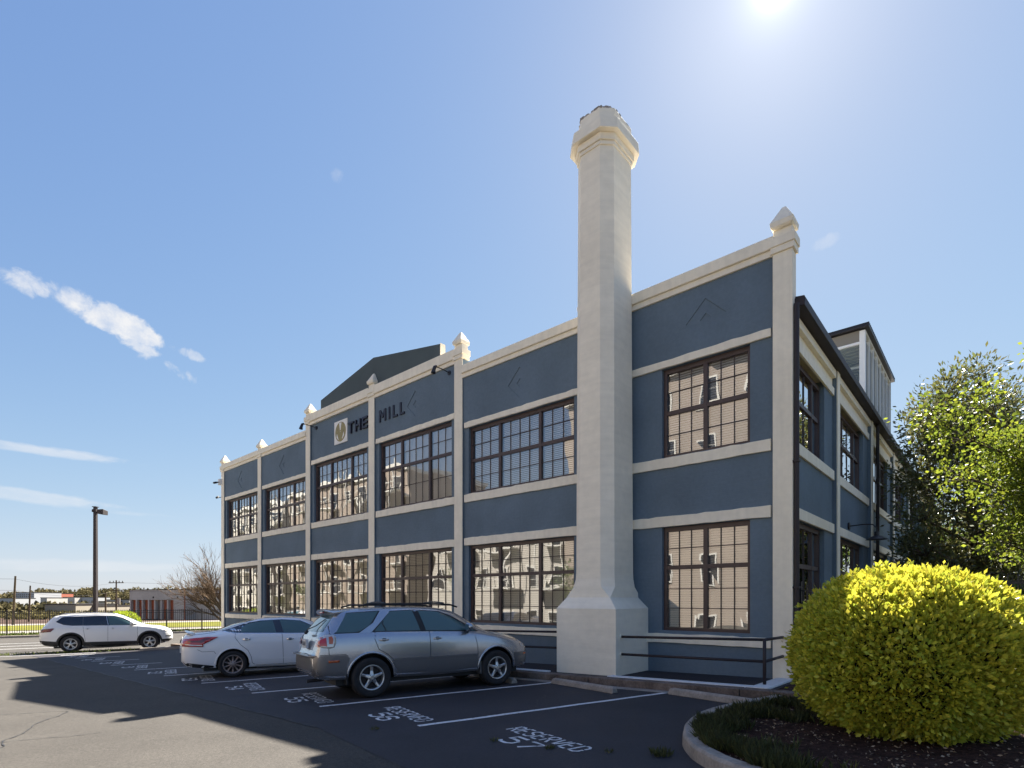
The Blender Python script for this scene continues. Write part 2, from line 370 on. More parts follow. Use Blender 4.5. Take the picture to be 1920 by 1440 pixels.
# ---- painted lines, numbers
def trow(n): return 2.84-.29*(n-6.78)
line_n = [6.78, 9.22, 11.68, 14.2, 16.7, 19.2, 21.7, 24.2, 26.7, 29.3]
for n0 in line_n:
    t0 = trow(n0); w = .05
    mb = MB(); N = 14; vs = []
    for i in range(N+1):
        t = t0+4.82*i/N; wob = .008*math.sin(i*1.7+n0)
        for sg in (-1, 1):
            x, y = tn(t, n0+sg*w+wob); vs.append((x, y, gz(x, y)+.0085))
    mb.add(vs, [(2*i, 2*i+1, 2*i+3, 2*i+2) for i in range(N)])
    mb.build('stall_line', M['white'], lot)
# stencil glyphs: strokes on a 4 x 6 grid, cut by stencil gaps
GL = {
 'R': [[(0,0),(0,2.7)],[(0,3.3),(0,6)],[(.45,6),(2.4,6),(3.2,5.3),(3.2,3.9),(2.4,3.1),(.45,3.1)],[(1.5,2.6),(3.3,0)]],
 'E': [[(0,0),(0,6)],[(.75,6),(3.1,6)],[(.75,3.1),(2.7,3.1)],[(.75,0),(3.1,0)]],
 'S': [[(3.3,5),(2.6,6),(.9,6),(0,5.1),(0,4.1),(.9,3.3),(1.5,3.1)],[(1.7,3.0),(2.6,2.7),(3.3,1.9),(3.3,.9),(2.5,0),(.8,0),(0,1)]],
 'V': [[(0,6),(1.3,.6)],[(2.0,.6),(3.4,6)]],
 'D': [[(0,0),(0,6)],[(.7,6),(2.2,6),(3.3,4.9),(3.3,3.2)],[(3.3,2.7),(3.3,1.1),(2.2,0),(.7,0)]],
 '5': [[(3.3,6),(.3,6),(.2,3.5),(1,3.8),(2.4,3.7),(3.4,2.9),(3.4,1),(2.5,0),(.9,0),(0,.9)]],
 '7': [[(0,6),(3.4,6),(1.3,0)]],
 '6': [[(3.2,5.2),(2.4,6),(1,6),(0,4.9),(0,3.2)],[(0,2.7),(0,1),(.9,0),(2.4,0),(3.3,1),(3.3,2.5),(2.4,3.4),(.8,3.4)]],
 '4': [[(2.5,0),(2.5,6),(1.9,6)],[(1.5,5.4),(0,1.9),(2,1.9)],[(2.9,1.9),(3.5,1.9)]],
 '3': [[(0,5.2),(.9,6),(2.4,6),(3.2,5.2),(3.2,3.9),(2.5,3.2),(1.3,3.2)],[(2.7,2.9),(3.3,2.2),(3.3,1),(2.4,0),(.9,0),(0,.8)]],
 '2': [[(0,4.9),(.8,6),(2.5,6),(3.3,5),(3.2,3.9),(1.8,2.4)],[(1.5,2.0),(0,0),(3.4,0)]],
 '1': [[(.6,4.9),(1.7,6),(1.7,3.3)],[(1.7,2.8),(1.7,0)]],
 '0': [[(1.4,6),(.9,6),(0,5),(0,1),(.9,0),(1.4,0)],[(2,0),(2.5,0),(3.4,1),(3.4,5),(2.5,6),(2,6)]],
 '9': [[(0,.8),(.9,0),(2.4,0),(3.3,1.1),(3.3,2.8)],[(3.3,3.3),(3.3,5),(2.4,6),(.9,6),(0,5),(0,3.6),(.9,2.7),(2.5,2.7)]],
 '8': [[(1.4,6),(.9,6),(.1,5.2),(.1,4),(.9,3.2),(2.4,3.2),(3.2,4),(3.2,5.2),(2.4,6),(1.9,6)],[(.8,2.9),(0,2.1),(0,1),(.9,0),(1.4,0)],[(1.9,0),(2.5,0),(3.4,1),(3.4,2.1),(2.6,2.9)]]}
def stencil(name, text, t0, n0, cw, ch, gap, w, heavy=1.0):
    """text runs along -n, letters stand along +t; (t0,n0) = centre of the word"""
    tot = len(text)*cw+(len(text)-1)*gap; mb = MB()
    for i, c in enumerate(text):
        x0 = -tot/2+i*(cw+gap)
        for st in GL[c]:
            pts = [Vector((x0+a/3.4*cw, (b/6-.5)*ch)) for a, b in st]
            L = []; Rr = []
            for k, p in enumerate(pts):
                d = (pts[min(k+1, len(pts)-1)]-pts[max(k-1, 0)]).normalized(); nrm = Vector((-d.y, d.x))
                ww = w/2*(1+.12*math.sin(k*3.1+i)); L.append(p+nrm*ww); Rr.append(p-nrm*ww)
            vs = []
            for a, b in zip(L, Rr):
                for q in (a, b):
                    x, y = tn(t0+q.y, n0-q.x); vs.append((x, y, gz(x, y)+.0085))
            mb.add(vs, [(2*j, 2*j+1, 2*j+3, 2*j+2) for j in range(len(pts)-1)])
    o = mb.build(name, M['white'], lot)
    for p in o.data.polygons:
        if p.normal.z < 0: p.flip()
    return o
for k in range(10):
    n0 = 5.22+2.53*k; t0 = trow(n0)+.50
    stencil('reserved_lettering', 'RESERVED', t0, n0-.02, .128, .25, .052, .034)
    stencil('stall_number', str(57-k), t0-.365, n0-.03, .24, .28, .09, .05)
# wheel stops: cast concrete with sloped long faces
def wheel_stop(t, n, label, L=1.85):
    prof = [(-.075, 0), (.075, 0), (.06, .085), (.035, .115), (-.035, .115), (-.06, .085)]
    mb = MB(); rings = []
    for y, sc_ in ((-L/2, .8), (-L/2+.06, 1), (-L/6, 1), (L/6, 1), (L/2-.06, 1), (L/2, .8)):
        rings.append([(a*(1 if b == 0 else sc_), y, b*sc_ if b > .09 else b) for a, b in prof])
    mb.loft(rings); o = mb.build('wheel_stop', M['conc'], bevel=.012)
    x, y = tn(t, n); o.location = (x, y, gz(x, y)+.004)
    o.rotation_euler = (R(-1.7), 0, R(32.5)); tag(o, label, 'wheel stop', 'concrete wheel stops at the stall heads'); return o
wheel_stop(7.58, 5.72, 'nearest concrete wheel stop beside the planted island and railing')
wheel_stop(6.86, 8.22, 'concrete wheel stop in the empty stall before the chimney base')
wheel_stop(6.2, 10.55, 'concrete wheel stop against the front tyre of the silver SUV')
wheel_stop(5.45, 13.1, 'concrete wheel stop hidden ahead of the white sedan')
wheel_stop(1.55, 28.1, 'small distant wheel stop at the far end of the shaded stalls')
# far part of the lot: kerbed strip, white bay line
def box_tn(name, t0, t1, n0, n1, z0, z1, m, parent=None, kind='structure', bevel=0):
    mb = MB(); rings = []
    N = max(1, int((t1-t0)/3))
    for i in range(N+1):
        t = t0+(t1-t0)*i/N
        a = tn(t, n0); b = tn(t, n1)
        rings.append([(*a, EYE-drop(n0)+z0), (*b, EYE-drop(n1)+z0), (*b, EYE-drop(n1)+z1), (*a, EYE-drop(n0)+z1)])
    mb.loft(rings); return mb.build(name, m, parent, kind=kind, bevel=bevel)
far_kerb = box_tn('far_kerb', -1.0, 7.5, 30.45, 30.75, -.1, .13, M['conc'], bevel=.02)
box_tn('bay_line', -6.5, -1.4, 30.5, 30.62, 0, .0085, M['white'], lot, kind=None)
box_tn('bay_line', -9.5, -4.8, 36.6, 36.72, 0, .0085, M['white'], lot, kind=None)
box_tn('bay_line', -9.5, -4.8, 39.2, 39.32, 0, .0085, M['white'], lot, kind=None)
box_tn('bay_line', -9.5, -4.8, 41.9, 42.02, 0, .0085, M['white'], lot, kind=None)
fk2 = box_tn('kerb_below_fence', -60, 30, 50.0, 50.35, -.1, .15, M['conc'], bevel=.02)
pav = box_tn('paved_apron', 1.5, 30, 34.0, 49.9, 0, .006, M['pave'])
# beyond the fence: verge, path, lawn, road in bands on the ground
strips('grass_verge', [50.4, 59], -200, 120, M['grass'], -.02)
strips('pale_path', [59.05, 66], -200, 120, M['pave'], -.02)
strips('lawn', [66.05, 80, 92], -300, 150, mat('yellow_lawn', (.135, .135, .02), .95, noise=[(.1, .8, 1.2), (1, .7, 1.3)], spec=.1), -.02)
strips('far_road', [92.05, 95, 101], -300, 150, M['pave'], -.02)
strips('brown_scrub', [101.05, 160, 250], -500, 300, mat('red_brown_scrub', (.07, .045, .035), .95, noise=[(.1, .6, 1.4), (1, .7, 1.3)], spec=.1), -.02)
# ================================================================== THE MILL BUILDING  (local frame: x = s along the front, y = q out of the front, z = height above its base)
BZ = 1.68                                   # base lies 1.68 m below the camera
bld = empty('mill_building', (P0[0], P0[1], EYE-BZ), math.atan2(SY, SX))
tag(bld, 'long two-storey slate blue mill building with cream pilasters, bands and chimney', 'building')
def H(h): return h+BZ
def bbox(name, s0, s1, q0, q1, h0, h1, m, parent=None, bevel=0, label=None, kind=None):
    return MB().box(s0, s1, q0, q1, H(h0), H(h1)).build(name, m, parent or bld, bevel=bevel, label=label, kind=kind)
PC = [.2325, 4.77, 9.37, 13.95, 18.53, 23.12, 27.5]
PH = .178
tops = [7.03, 7.03, 7.62, 7.62, 7.62, 7.03, 7.03]
# bays: (right pilaster index, parapet top, wall top, upper band, window left/right override)
BAYS = []
for i in range(6):
    mid = i in (2, 3)
    BAYS.append(dict(s0=PC[i]+PH, s1=PC[i+1]-PH, top=7.62 if mid else 7.03, wt=7.186 if mid else 6.665, b2=(5.535, 5.705) if mid else (5.14, 5.30), tr=4.56 if mid else 4.15))
BAYS[0]['win'] = (.86, 2.76)
def muntin_mb(mb, a0, a1, h0, h1, cols, rows, q, ax='s', r=.009):
    def bx(u0, u1, z0, z1):
        if ax == 's': mb.box(u0, u1, q-.012, q+.006, H(z0), H(z1))
        else: mb.box(q-.006, q+.012, -u0, -u1, H(z0), H(z1))
    for c in range(1, cols):
        u = a0+(a1-a0)*c/cols; bx(u-r, u+r, h0, h1)
    for c in range(1, rows):
        z = h0+(h1-h0)*c/rows; bx(a0, a1, z-r, z+r)
def make_window(a0, a1, h0, h1, tr, cols, rows, q, ax='s', blind=True, glass='glass', sheer=False):
    """ax 's': on the front, q = outer face of the frame. ax 'd': on the side, q is the s of the frame's outer face, a = depth d"""
    def bx(mb, u0, u1, z0, z1, d0, d1):
        if ax == 's': mb.box(u0, u1, q-d1, q-d0, H(z0), H(z1))
        else: mb.box(q+d0, q+d1, -u0, -u1, H(z0), H(z1))
    F = .075; fr = MB()
    bx(fr, a0, a0+F, h0, h1, 0, .12); bx(fr, a1-F, a1, h0, h1, 0, .12)
    bx(fr, a0+F, a1-F, h0, h0+F*.9, 0, .12); bx(fr, a0+F, a1-F, h1-F*1.3, h1, 0, .12)
    w = fr.build('window', M['frame'], bld)
    tot = sum(cols); W = a1-a0-2*F; us = [a0+F]
    for c in cols: us.append(us[-1]+W*c/tot)
    mul = .045 if ax == 's' else .022
    for u in us[1:-1]:
        m_ = MB(); bx(m_, u-mul, u+mul, h0+F*.9, h1-F*1.3, .008, .11); m_.build('mullion', M['frame'], w)
    for i in range(len(cols)):
        m_ = MB(); x0 = us[i]+(mul if i else 0); x1 = us[i+1]-(mul if i < len(cols)-1 else 0)
        bx(m_, x0, x1, tr-.045, tr+.045, .012, .105); m_.build('transom', M['frame'], w)
    mt = MB(); 
    for i, c in enumerate(cols):
        x0 = us[i]+(mul if i else 0); x1 = us[i+1]-(mul if i < len(cols)-1 else 0)
        for (z0, z1, rr) in ((h0+F*.9, tr-.045, rows[0]), (tr+.045, h1-F*1.3, rows[1])):
            g = MB(); tl = rng.normal(0, .0022, 4)
            if ax == 's': vs = [(x0, q-.05+tl[0], H(z0)), (x1, q-.05+tl[1], H(z0)), (x1, q-.05+tl[2], H(z1)), (x0, q-.05+tl[3], H(z1))]
            else: vs = [(q+.05+tl[0], -x0, H(z0)), (q+.05+tl[1], -x1, H(z0)), (q+.05+tl[2], -x1, H(z1)), (q+.05+tl[3], -x0, H(z1))]
            g.add(vs, [(0, 1, 2, 3)]); po = g.build('pane', M[glass], w)
            for f_ in po.data.polygons:
                if (f_.normal.y < 0 if ax == 's' else f_.normal.x > 0): f_.flip()
            if ax == 's': muntin_mb(mt, x0, x1, z0, z1, c, rr, q-.036)
            else: muntin_mb(mt, x0, x1, z0, z1, c, rr, q+.036, 'd')
        if blind:
            b = MB(); z = h0+F; pitch = .052 if not sheer else .026
            lift = rng.uniform(-.006, .006)
            while z < h1-F*1.3:
                if ax == 's': b.add([(x0+.02, q-.115, H(z+.004)), (x1-.02, q-.115, H(z+.004+lift*.3)), (x1-.02, q-.132, H(z+.049)), (x0+.02, q-.132, H(z+.049))], [(0, 1, 2, 3)])
                else: b.add([(q+.115, -x0-.02, H(z+.012)), (q+.115, -x1+.02, H(z+.012)), (q+.138, -x1+.02, H(z+.046)), (q+.138, -x0-.02, H(z+.046))], [(0, 1, 2, 3)])
                z += pitch
            b.build('blind', M['sheer' if sheer else 'blind_skytint' if h0 > 2 else 'blind'], w, kind='stuff')
    mt.build('muntin_grid', M['muntin'], w, kind='stuff')
    return w
WQ, BQ, FQ = -.085, -.035, -.17
for i, b in enumerate(BAYS):
    s0, s1 = b['s0'], b['s1']
    w0, w1 = b.get('win', (s0+.20, s1-.20))
    w = MB()
    for a, c in ((s0-.1, w0), (w1, s1+.1)): w.box(a, c, WQ, WQ-.3, H(-3.2), H(b['wt']+.1))
    w.box(w0, w1, WQ, WQ-.3, H(-3.2), H(-.70)); w.box(w0, w1, WQ, WQ-.3, H(1.60), H(3.15)); w.box(w0, w1, WQ, WQ-.3, H(b['b2'][0]-.01), H(b['wt']+.1))
    w.build('wall', M['blue'], bld)
    e = .045
    for z0, z1 in ((-.97, -.765), (1.605, 1.83), (2.905, 3.135), b['b2']):
        # hand-painted band with slightly uneven long edges
        N = 22; rings = []
        lo = rng.normal(0, .004, N+1); hi = rng.normal(0, .006, N+1)
        for k in range(N+1):
            x = s0+e+(s1-s0-2*e)*k/N
            rings.append([(x, WQ, H(z0)+lo[k]), (x, BQ, H(z0)+lo[k]), (x, BQ, H(z1)+hi[k]), (x, WQ, H(z1)+hi[k])])
        MB().loft(rings).build('band', M['cream'], bld, bevel=.006)
    # coping: upper block and lower ledge
    bbox('coping', s0-.02, s1+.02, .045, -.42, b['wt']+.125, b['top'], M['cream'], bevel=.015)
    bbox('coping_ledge', s0-.01, s1+.01, -.005, -.40, b['wt'], b['wt']+.125, M['cream'], bevel=.006)
    cols = (3, 3) if i == 0 else (3, 4, 3)
    make_window(w0, w1, -.70, 1.60, .70, cols, (3, 2), FQ)
    make_window(w0, w1, 3.15, b['b2'][0]-.01, b['tr'], cols, (2, 2), FQ, sheer=(i == 2))
    # diamond relief: a sunk-edged lozenge with a small one inside
    if i != 3:
        ds, dh = [(1.76, 5.93), (6.95, 5.95), (11.5, 6.45), None, (20.75, 5.95), (25.25, 5.95)][i]
        def plate(name, outer, r_, qf, qb):
            di = [(ds, dh+r_), (ds-r_, dh), (ds, dh-r_), (ds+r_, dh)]; n_ = len(outer); mb = MB()
            vs = [(a, qf, H(z)) for a, z in outer]+[(a, qf, H(z)) for a, z in di]+[(a, qb, H(z)) for a, z in di]
            if r_ > .3: fs = [(0, 1, 4), (1, 5, 4), (1, 2, 5), (2, 6, 5), (2, 3, 6), (3, 7, 6), (3, 0, 7), (0, 4, 7)]
            else: fs = [(0, 1, 5, 4), (1, 2, 6, 5), (2, 3, 7, 6), (3, 0, 4, 7)]
            fs += [(4+k, 4+(k+1) % 4, 8+(k+1) % 4, 8+k) for k in range(4)]
            mb.add(vs, fs); o = mb.build(name, M['blue'], bld)
            bm = bmesh.new(); bm.from_mesh(o.data)
            for f_ in bm.faces:
                if abs(f_.normal.y) > .9 and f_.normal.y < 0: f_.normal_flip()
            bm.to_mesh(o.data); bm.free()
        plate('relief_panel', [(s1, b['wt']), (s0, b['wt']), (s0, b['b2'][1]-.01), (s1, b['b2'][1]-.01)], .43, WQ+.034, WQ+.001)
        plate('relief_lozenge', [(ds, dh+.429), (ds-.429, dh), (ds, dh-.429), (ds+.429, dh)], .12, WQ+.017, WQ+.001)
for i, c in enumerate(PC):
    mid = i in (2, 3, 4); T = 7.62 if mid else 7.03; up = T-7.03
    p = bbox('pilaster', c-PH, c+PH, .0, -.03, -3.2, 6.68+up, M['cream'], bevel=.006)
    if i: bbox('pilaster_core', c-PH+.004, c+PH-.004, -.03, -.4, -3.2, 6.66+up, M['blue'], p)
    else: bbox('pilaster_core', c-PH+.004, c+PH-.002, -.03, -.25, -3.2, 6.67+up, M['cream'], p)
    def blk(name, e, z0, z1, e2=None, bev=.008):
        e2 = e if e2 is None else e2; d = .25+e
        r0 = [(c-PH-e, e), (c+PH+e, e), (c+PH+e, -.25-e), (c-PH-e, -.25-e)]; r1 = [(c-PH-e2, e2), (c+PH+e2, e2), (c+PH+e2, -.25-e2), (c-PH-e2, -.25-e2)]
        return MB().loft([[(a, b_, H(z0+up)) for a, b_ in r0], [(a, b_, H(z1+up)) for a, b_ in r1]]).build(name, M['cream'], p, bevel=bev)
    blk('collar', .035, 6.68, 6.80); blk('collar_cap', .055, 6.80, 6.97); blk('neck', .0, 6.97, 7.13, -.01)
    cs, cq = c, -.125; mb = MB(); rr = [(.155, 7.13), (.185, 7.16), (.195, 7.24), (.155, 7.31), (.035, 7.53), (.012, 7.545)]
    if i == 0: rr = [(a*1.08, z+(z-7.13)*.12) for a, z in rr]
    mb.loft([[(cs+a*x_, cq+a*y_, H(z+up)) for x_, y_ in ((-1, 1), (1, 1), (1, -1), (-1, -1))] for a, z in rr]); mb.build('finial', M['cream'], p, bevel=.012)
# stepped gable rising behind the raised parapet
gp = [(10.35, 7.0), (17.72, 7.0), (17.72, 8.09), (14.02, 8.74), (10.35, 8.10)]
MB().loft([[(s, -.14, H(h)) for s, h in gp], [(s, -.33, H(h)) for s, h in gp]]).build('gable', M['gable'], bld)
MB().box(10.33, 10.349, -.13, -.34, H(7.0), H(8.12)).build('gable_end', M['cream'], bld)
# emblem and letters
em = bbox('emblem_board', 15.62, 16.54, WQ, WQ+.03, 6.02, 6.90, M['whitepl'])
mb = MB(); N = 40
mb.loft([[(16.08+.37*math.cos(2*math.pi*k/N), WQ+.031, H(6.46)+.375*math.sin(2*math.pi*k/N)) for k in range(N)], [(16.08+.37*math.cos(2*math.pi*k/N), WQ+.042, H(6.46)+.375*math.sin(2*math.pi*k/N)) for k in range(N)]])
mb.build('emblem_disc', M['gold'], em)
for nm, tri in (('emblem_wedge', [(-.085, .345), (.085, .345), (.02, .06), (-.02, .06)]), ('emblem_slit', [(-.24, -.04), (-.27, -.17), (-.16, -.29), (-.12, -.30)]), ('emblem_slit', [(.24, -.04), (.27, -.17), (.16, -.29), (.12, -.30)]),
                ('emblem_slit', [(-.012, .02), (.012, .02), (.008, -.02), (-.008, -.02)])):
    MB().loft([[(16.08-a, WQ+.043, H(6.46)+c) for a, c in tri], [(16.08-a, WQ+.047, H(6.46)+c) for a, c in tri]]).build(nm, M['whitepl'], em)
def letter(ch, s, w=.32, h0=6.245, h1=6.67, t=.075):
    mb = MB(); h = h1-h0; q0, q1 = WQ, WQ+.075
    def st(x0, y0, x1, y1):
        a = Vector((x0, y0)); b = Vector((x1, y1)); d = (b-a).normalized(); n_ = Vector((-d.y, d.x))*t/2
        pl = [a+n_, b+n_, b-n_, a-n_]
        mb.loft([[(s-p.x, q0, H(h0)+p.y) for p in pl], [(s-p.x, q1, H(h0)+p.y) for p in pl]])
    k = t/2
    if ch == 'T': st(0, h-k, w, h-k); st(w/2, 0, w/2, h-t)
    if ch == 'H': st(k, 0, k, h); st(w-k, 0, w-k, h); st(t, h/2, w-t, h/2)
    if ch == 'E': st(k, 0, k, h); st(t, k, w, k); st(t, h/2, w*.95, h/2); st(t, h-k, w, h-k)
    if ch == 'M': st(k, 0, k, h); st(w-k, 0, w-k, h); st(t*.8, h-.02, w/2, h*.35); st(w/2, h*.35, w-t*.8, h-.02)
    if ch == 'I': st(k, 0, k, h)
    if ch == 'L': st(k, 0, k, h); st(t, k, w, k)
    o = mb.build('letter', M['letter'], bld, bevel=.004)
letter('T', 15.52, .36); letter('H', 15.04, .36); letter('E', 14.56, .33)
letter('M', 13.50, .40); letter('I', 12.94, .1); letter('L', 12.70, .27); letter('L', 12.30, .25)
# ---- chimney
ch = empty('chimney', (0, 0, 0), 0, bld); ch['label'] = 'tall cream painted chimney with flared octagonal cap on a square base'
def octo(s0, s1, q0, q1, c, h):
    return [(s0+c, q1, H(h)), (s1-c, q1, H(h)), (s1, q1-c, H(h)), (s1, q0+c, H(h)), (s1-c, q0, H(h)), (s0+c, q0, H(h)), (s0, q0+c, H(h)), (s0, q1-c, H(h))]
M['chim'] = mat('chimney_cream_paint', (.87, .79, .645), .8, noise=[(.8, .95, 1.04), (6, .96, 1.03), (2.2, .95, 1.03, (.5, .5, 4))], brick=.16, bump=(5, .5, .02), spec=.25)
def inset(e, t=0): return (3.42-e, 4.41+e, -.16-e, 1.08+e)
MB().loft([octo(3.10, 4.64, -.3, 1.33, .004, -3.0), octo(3.10, 4.64, -.3, 1.33, .004, -.21)]).build('chimney_base', M['chim'], ch, bevel=.015)
# splay from base to shaft, broaches where the octagon turns square
MB().loft([octo(3.10, 4.64, -.3, 1.33, .006, -.21), octo(3.35, 4.50, -.2, 1.15, .010, .03)]).build('chimney_splay', M['chim'], ch)
MB().loft([octo(3.35, 4.50, -.2, 1.15, .010, .03), octo(3.372, 4.475, -.18, 1.125, .22, .27), octo(3.40, 4.43, -.17, 1.095, .22, .45), octo(3.41, 4.42, -.17, 1.09, .22, .60)]).build('chimney_foot', M['chim'], ch)
rings = []
for k in range(9):
    f = k/8; h = .60+(9.97-.60)*f; e = .01-.035*f
    rings.append(octo(*[v for v in (3.42-e, 4.41+e, -.16-e, 1.08+e)], .22, h))
MB().loft(rings).build('chimney_shaft', M['chim'], ch)
def ring_part(name, e, c, h0, h1, e1=None):
    e1 = e if e1 is None else e1
    MB().loft([octo(*inset(e), c, h0), octo(*inset(e1), c, h1)]).build(name, M['chim'], ch, bevel=.012)
ring_part('chimney_moulding', .0, .225, 9.97, 10.055); ring_part('chimney_moulding', .03, .235, 10.055, 10.21)
ring_part('chimney_cap', .135, .27, 10.21, 10.47, .115); ring_part('chimney_top', .0, .24, 10.47, 10.80, -.015)
mb = MB(); 
for k in range(60):          # rough broken mortar rim
    a = rng.uniform(0, 8); O = octo(*inset(-.06), .22, 0); i0 = int(a) % 8; p = Vector(O[i0]).lerp(Vector(O[(i0+1) % 8]), a % 1)
    r_ = rng.uniform(.02, .05); mb.box(p.x-r_, p.x+r_, p.y-r_, p.y+r_, H(10.78), H(10.80+rng.uniform(.01, .045)))
mb.build('rough_rim', M['conc'], ch, kind='stuff')
# ---- side wall, going away from the front-right corner (s small, d = -q)
DP = [4.15, 9.1, 14.0, 18.9, 23.8, 28.7, 33.6, 38.5]
prev = .25
SW, SB, SP = .17, .12, .06
for k, d in enumerate(DP):
    a, b = prev, d-.18
    w0, w1 = (.62, 3.12) if k == 0 else (a+.55, b-.8)
    w = MB()
    def sb(mb, u0, u1, z0, z1, s0=SW, s1=SW+.3): mb.box(s0, s1, -u0, -u1, H(z0), H(z1))
    sb(w, a-.1, w0, -3.4, 5.1); sb(w, w1, b+.1, -3.4, 5.1); sb(w, w0, w1, -3.4, -.70); sb(w, w0, w1, 1.6, 3.15)
    w.build('side_wall', M['blue'], bld)
    for z0, z1 in ((-.97, -.765), (1.605, 1.83), (2.905, 3.135), (4.98, 5.16), (5.40, 5.58)):
        m_ = MB(); sb(m_, a, b-.03, z0, z1, SB if z0 < 5.3 else .08, SW); m_.build('band', M['cream'], bld, bevel=.006)
    m_ = MB(); sb(m_, a, b, 5.10, 5.60, SW+.001, SW+.3); m_.build('eaves_panel', M['cream'], bld)
    make_window(w0, w1, -.70, 1.60, .70, (1, 2, 1), (1, 1), SW+.10, 'd', blind=False, glass='glass_side')
    make_window(w0, w1, 3.15, 4.97, 4.15, (1, 2, 1), (1, 1), SW+.10, 'd', blind=False, glass='glass_side')
    pl = MB().box(SP, SP+.03, -(d-.14), -(d+.14), H(-3.4), H(5.59)).build('side_pilaster', M['cream'], bld, bevel=.006)
    MB().box(SP+.031, SW+.2, -(d-.176), -(d+.176), H(-3.4), H(5.58)).build('pilaster_core', M['blue'], pl)
    prev = d+.18
gut = MB(); prof = [(-.115, 5.60), (.09, 5.60), (.09, 5.77), (-.085, 5.79), (-.125, 5.74)]
gut.loft([[(a, -.16, H(z)) for a, z in prof], [(a, -39, H(z)) for a, z in prof]]); gut.build('gutter', M['bronze'], bld, bevel=.008)
MB().loft([[(-.10, -.20, H(5.80)), (.3, -.20, H(5.86)), (.3, -.2, H(5.79)), (-.10, -.2, H(5.785))], [(-.10, -39, H(5.80)), (.3, -39, H(5.86)), (.3, -39, H(5.79)), (-.10, -39, H(5.785))]]).build('roof_edge', M['bronze'], bld)
for d in (.06, 9.62, 19.4):
    mb = MB(); mb.tube([(-.0, -d, H(5.62)), (-.0, -d, H(-2.2 if d > 1 else -1.55))], .048, 10); dsp = mb.build('downspout', M['bronze'], bld, smooth=False)
    for z in (2.6, .2): MB().box(-.055, .057, -d-.058, -d+.058, H(z), H(z+.04)).build('pipe_strap', M['bronze'], dsp)
# roof, far walls, interior floor and core wall
bbox('roof', .17, 27.6, -.45, -38.6, 5.60, 5.72, M['roof']); bbox('rear_wall', .2, 27.6, -38.7, -39, -3.4, 5.6, M['blue'])
bbox('end_wall', 27.37, 27.67, -.41, -39, -5, 5.62, M['blue']); bbox('interior_floor', .5, 27.3, -.5, -38.6, 2.2, 2.4, M['inside'])
bbox('interior_floor', .5, 27.3, -.5, -38.6, -1.2, -1.0, M['inside']); bbox('interior_partition', 4.5, 27.3, -4.6, -4.7, -1, 5.5, M['inside'])
bbox('interior_partition', 4.5, 4.4, -4.6, -38, -1, 5.5, M['inside']); bbox('parapet_back', 27.6, .4, -.401, -.46, 5.5, 7.0, M['blue'])
M['carpane'] = mat('dark_room_glass', (.05, .06, .065), .08, spec=.3)
# ---- glazed rooftop room
ph = empty('rooftop_room', (0, 0, 0), 0, bld); ph['label'] = 'glazed white-framed room with black metal roof standing on the roof'
a, b, d0, d1 = .38, 4.2, 9.9, 15.8
def pb(name, s0, s1, u0, u1, h0, h1, m='penwhite', bev=.01): return MB().box(s0, s1, -u0, -u1, H(h0), H(h1)).build(name, M[m], ph, bevel=bev)
pb('roof_slab', a-.12, b+.1, d0-.15, d1+.15, 8.93, 9.02, 'black')
mb = MB(); u = d0-.15
while u < d1+.1: mb.box(a-.13, b+.1, -u, -u-.07, H(9.021), H(9.06)); u += .16
mb.build('standing_seams', M['black'], ph, kind='stuff')
for (x0, x1) in ((a, a+.17), (b-.3, b)): pb('corner_post', x0, x1, d0, d0+.15, 5.72, 8.9)
pb('head_beam', a+.171, b-.301, d0+.01, d0+.14, 8.55, 8.92, 'inside'); pb('head_trim', a+.171, b-.301, d0, d0+.14, 8.47, 8.548)
pb('sill_wall', a+.171, b-.301, d0+.02, d0+.14, 5.72, 6.3)
MB().add([(a+.18, -d0-.07, H(6.3)), (b-.3, -d0-.07, H(6.3)), (b-.3, -d0-.07, H(8.5)), (a+.18, -d0-.07, H(8.5))], [(0, 1, 2, 3)]).build('front_pane', M['glass_clear'], ph)
nside = 7
for k in range(nside+1):
    u = d0+.16+(d1-d0-.3)*k/nside
    pb('side_mullion', a+.01, a+.12, u-.035, u+.035, 5.72, 8.85)
    if k < nside:
        un = d0+.16+(d1-d0-.3)*(k+1)/nside
        MB().add([(a+.07, -u-.05, H(6.7)), (a+.07, -un+.05, H(6.7)), (a+.07, -un+.05, H(8.7)), (a+.07, -u-.05, H(8.7))], [(0, 1, 2, 3)]).build('side_pane', M['carpane'], ph)
        pb('side_panel', a+.04, a+.1, u+.051, un-.051, 5.9, 6.6, 'inside'); pb('side_rail', a+.02, a+.11, u+.051, un-.051, 6.6, 6.7)
pb('side_head', a+.005, a+.13, d0+.15, d1, 8.851, 8.925)
pb('back_wall', a, b, d1-.1, d1, 5.72, 8.9, 'inside'); pb('far_wall', b-.1, b, d0+.16, d1-.11, 5.72, 8.9, 'inside')
mb = MB(); u = d0+.2
while u < d1-.3: mb.box(a+.15, b-.15, -u, -u-.09, H(8.80), H(8.92)); u += .3
mb.build('ceiling_deck', mat('galvanised_deck', (.62, .58, .42), .5), ph, kind='stuff')
for z_, u_ in ((8.2, 11.3), (7.9, 13.2)):
    MB().tube([(a+.2, -u_, H(z_)), (b-.2, -u_, H(z_+.1))], .05, 8).build('pipe', M['penwhite'], ph)
